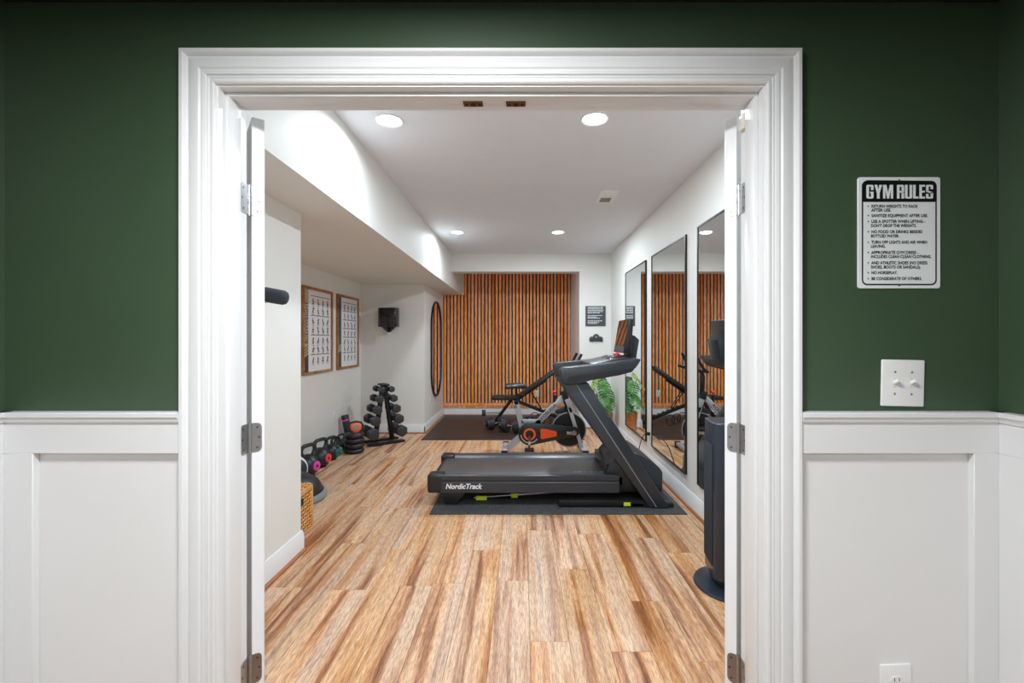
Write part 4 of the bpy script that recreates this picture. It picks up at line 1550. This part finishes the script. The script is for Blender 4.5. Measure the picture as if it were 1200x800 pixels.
def leaf_mesh(R, L, wid):
    """Split leaf: heart outline with notches between lobes, arched along its midrib."""
    k = MB(R)
    n, right = 7, []
    prof = [.30, .42, .48, .47, .40, .29, .15]
    rows = []
    for i in range(n):
        v0, v1 = i / n, (i + .74) / n
        hw = prof[i] * wid
        fwd = .10
        for s in (-1, 1):
            pts = []
            for (u, v) in ((0, v0), (.55 * hw, v0 + fwd * .4), (hw * .96, v0 + fwd), (hw, (v0 + v1) / 2 + fwd * 1.1), (hw * .92, v1 + fwd), (.5 * hw, v1 + fwd * .4), (0, v1 + .02)):
                z = -.30 * L * (v ** 2) - .5 * (u ** 2) / max(wid, .01) + .03 * L * math.sin(v * 9)
                pts.append((s * u, v * L, z + .02 * u))
            if s < 0:
                pts = pts[::-1]
            k.flat(pts, [tuple(range(7))])
    return k


rnd = random.Random(21)
LV = [(-.10, -.08, .82, 200, .22, 'leaf2'), (-.02, -.14, .80, 262, .22, 'leaf'), (.04, -.08, .68, 285, .23, 'leaf'), (-.14, -.04, .68, 190, .20, 'leaf'),
      (-.03, -.15, .60, 250, .22, 'leaf'), (.05, -.14, .56, 270, .21, 'leaf'), (.0, .06, .84, 110, .20, 'leaf'), (.03, .10, .70, 95, .2, 'leaf'), (-.1, .06, .58, 140, .2, 'leaf2'),
      (.03, -.15, .46, 262, .16, 'leaf'), (-.06, .0, .90, 215, .18, 'leaf2'), (-.12, -.10, .52, 215, .17, 'leaf')]
for dx, dy, z, az, L, m in LV:
    base = Vector((px_ + dx, py_ + dy, z))
    a = math.radians(az)
    R = Matrix.Translation(base) @ RZ(a - PI / 2) @ RX(math.radians(rnd.uniform(-35, -60)))
    lf = build('leaf', leaf_mesh(R, L, L * .95), m, t, ang=80)
    p0 = Vector((px_ + dx * .2, py_ + dy * .2, .295))
    mid = p0.lerp(base, .6) + Vector((0, 0, .06))
    build('stalk', MB().tube([p0, mid, base + Vector((0, 0, .0))], [.007, .006, .004], 6), 'stem', t)

# ------------------------------------------------------------------ treadmill power cord
t = thing('power_cable', 'black power cable arching from the treadmill to the mirror wall', 'cable', (XR, 4.94, .36))
build('plug', MB().box(XR - .035, XR - .0005, 4.92, 4.96, .345, .378, .006), 'rubber', t)
pts = [(XR - .03, 4.94, .362), (1.32, 4.90, .365), (1.27, 4.82, .34), (1.22, 4.74, .26), (1.19, 4.68, .14), (1.17, 4.62, .03), (1.15, 4.54, .016), (1.12, 4.46, .02)]
sm = []
for i in range(len(pts) - 1):
    p, q = Vector(pts[i]), Vector(pts[i + 1])
    a_, b_ = Vector(pts[max(i - 1, 0)]), Vector(pts[min(i + 2, len(pts) - 1)])
    for j in range(4):
        u = j / 4
        sm.append(.5 * ((2 * p) + (q - a_) * u + (2 * a_ - 5 * p + 4 * q - b_) * u * u + (3 * p - a_ - 3 * q + b_) * u ** 3))
build('cable', MB().tube(sm, .005, 8), 'rubber', t)

# ------------------------------------------------------------------ black tower by the right door
cx, cy = 1.178, 2.555
t = thing('tower_fan', 'black ribbed tower appliance on a round base beside the right door', 'tower fan', (cx, cy, 0))
k = MB().lathe([(.001, .0005), (.20, .0005), (.205, .008), (.20, .018), (.13, .032), (.001, .036)], (cx, cy, 0), 44)
build('base', k, 'tower', t)
R = T(cx, cy, 0) @ RZ(math.radians(-8))
k = MB(R).lathe([(.06, .03), (.11, .034), (.118, .05), (.115, .085), (.06, .09)], (0, 0, 0), 32)
build('collar', k, 'tower', t)
k = MB(R).prism(rrect(.25, .25, .045, 6), 'z', .075, .925, .014, 3)
col = build('column', k, 'tower', t)
for f in range(4):
    k = MB(R @ RZ(f * PI / 2))
    for q in range(13):
        x = -.078 + q * .013
        k.box(x - .0035, x + .0035, -.1310, -.1245, .14, .80, .001, 1)
    build('ribs', k, 'foam', col)
k = MB(R).box(-.02, .06, -.131, -.124, .845, .872, .003)
k2 = build('latch', k, 'chrome', col, label='chrome latch')
build('latch_slot', MB(R).box(-.012, .012, -.1325, -.130, .852, .865), 'dark', k2)
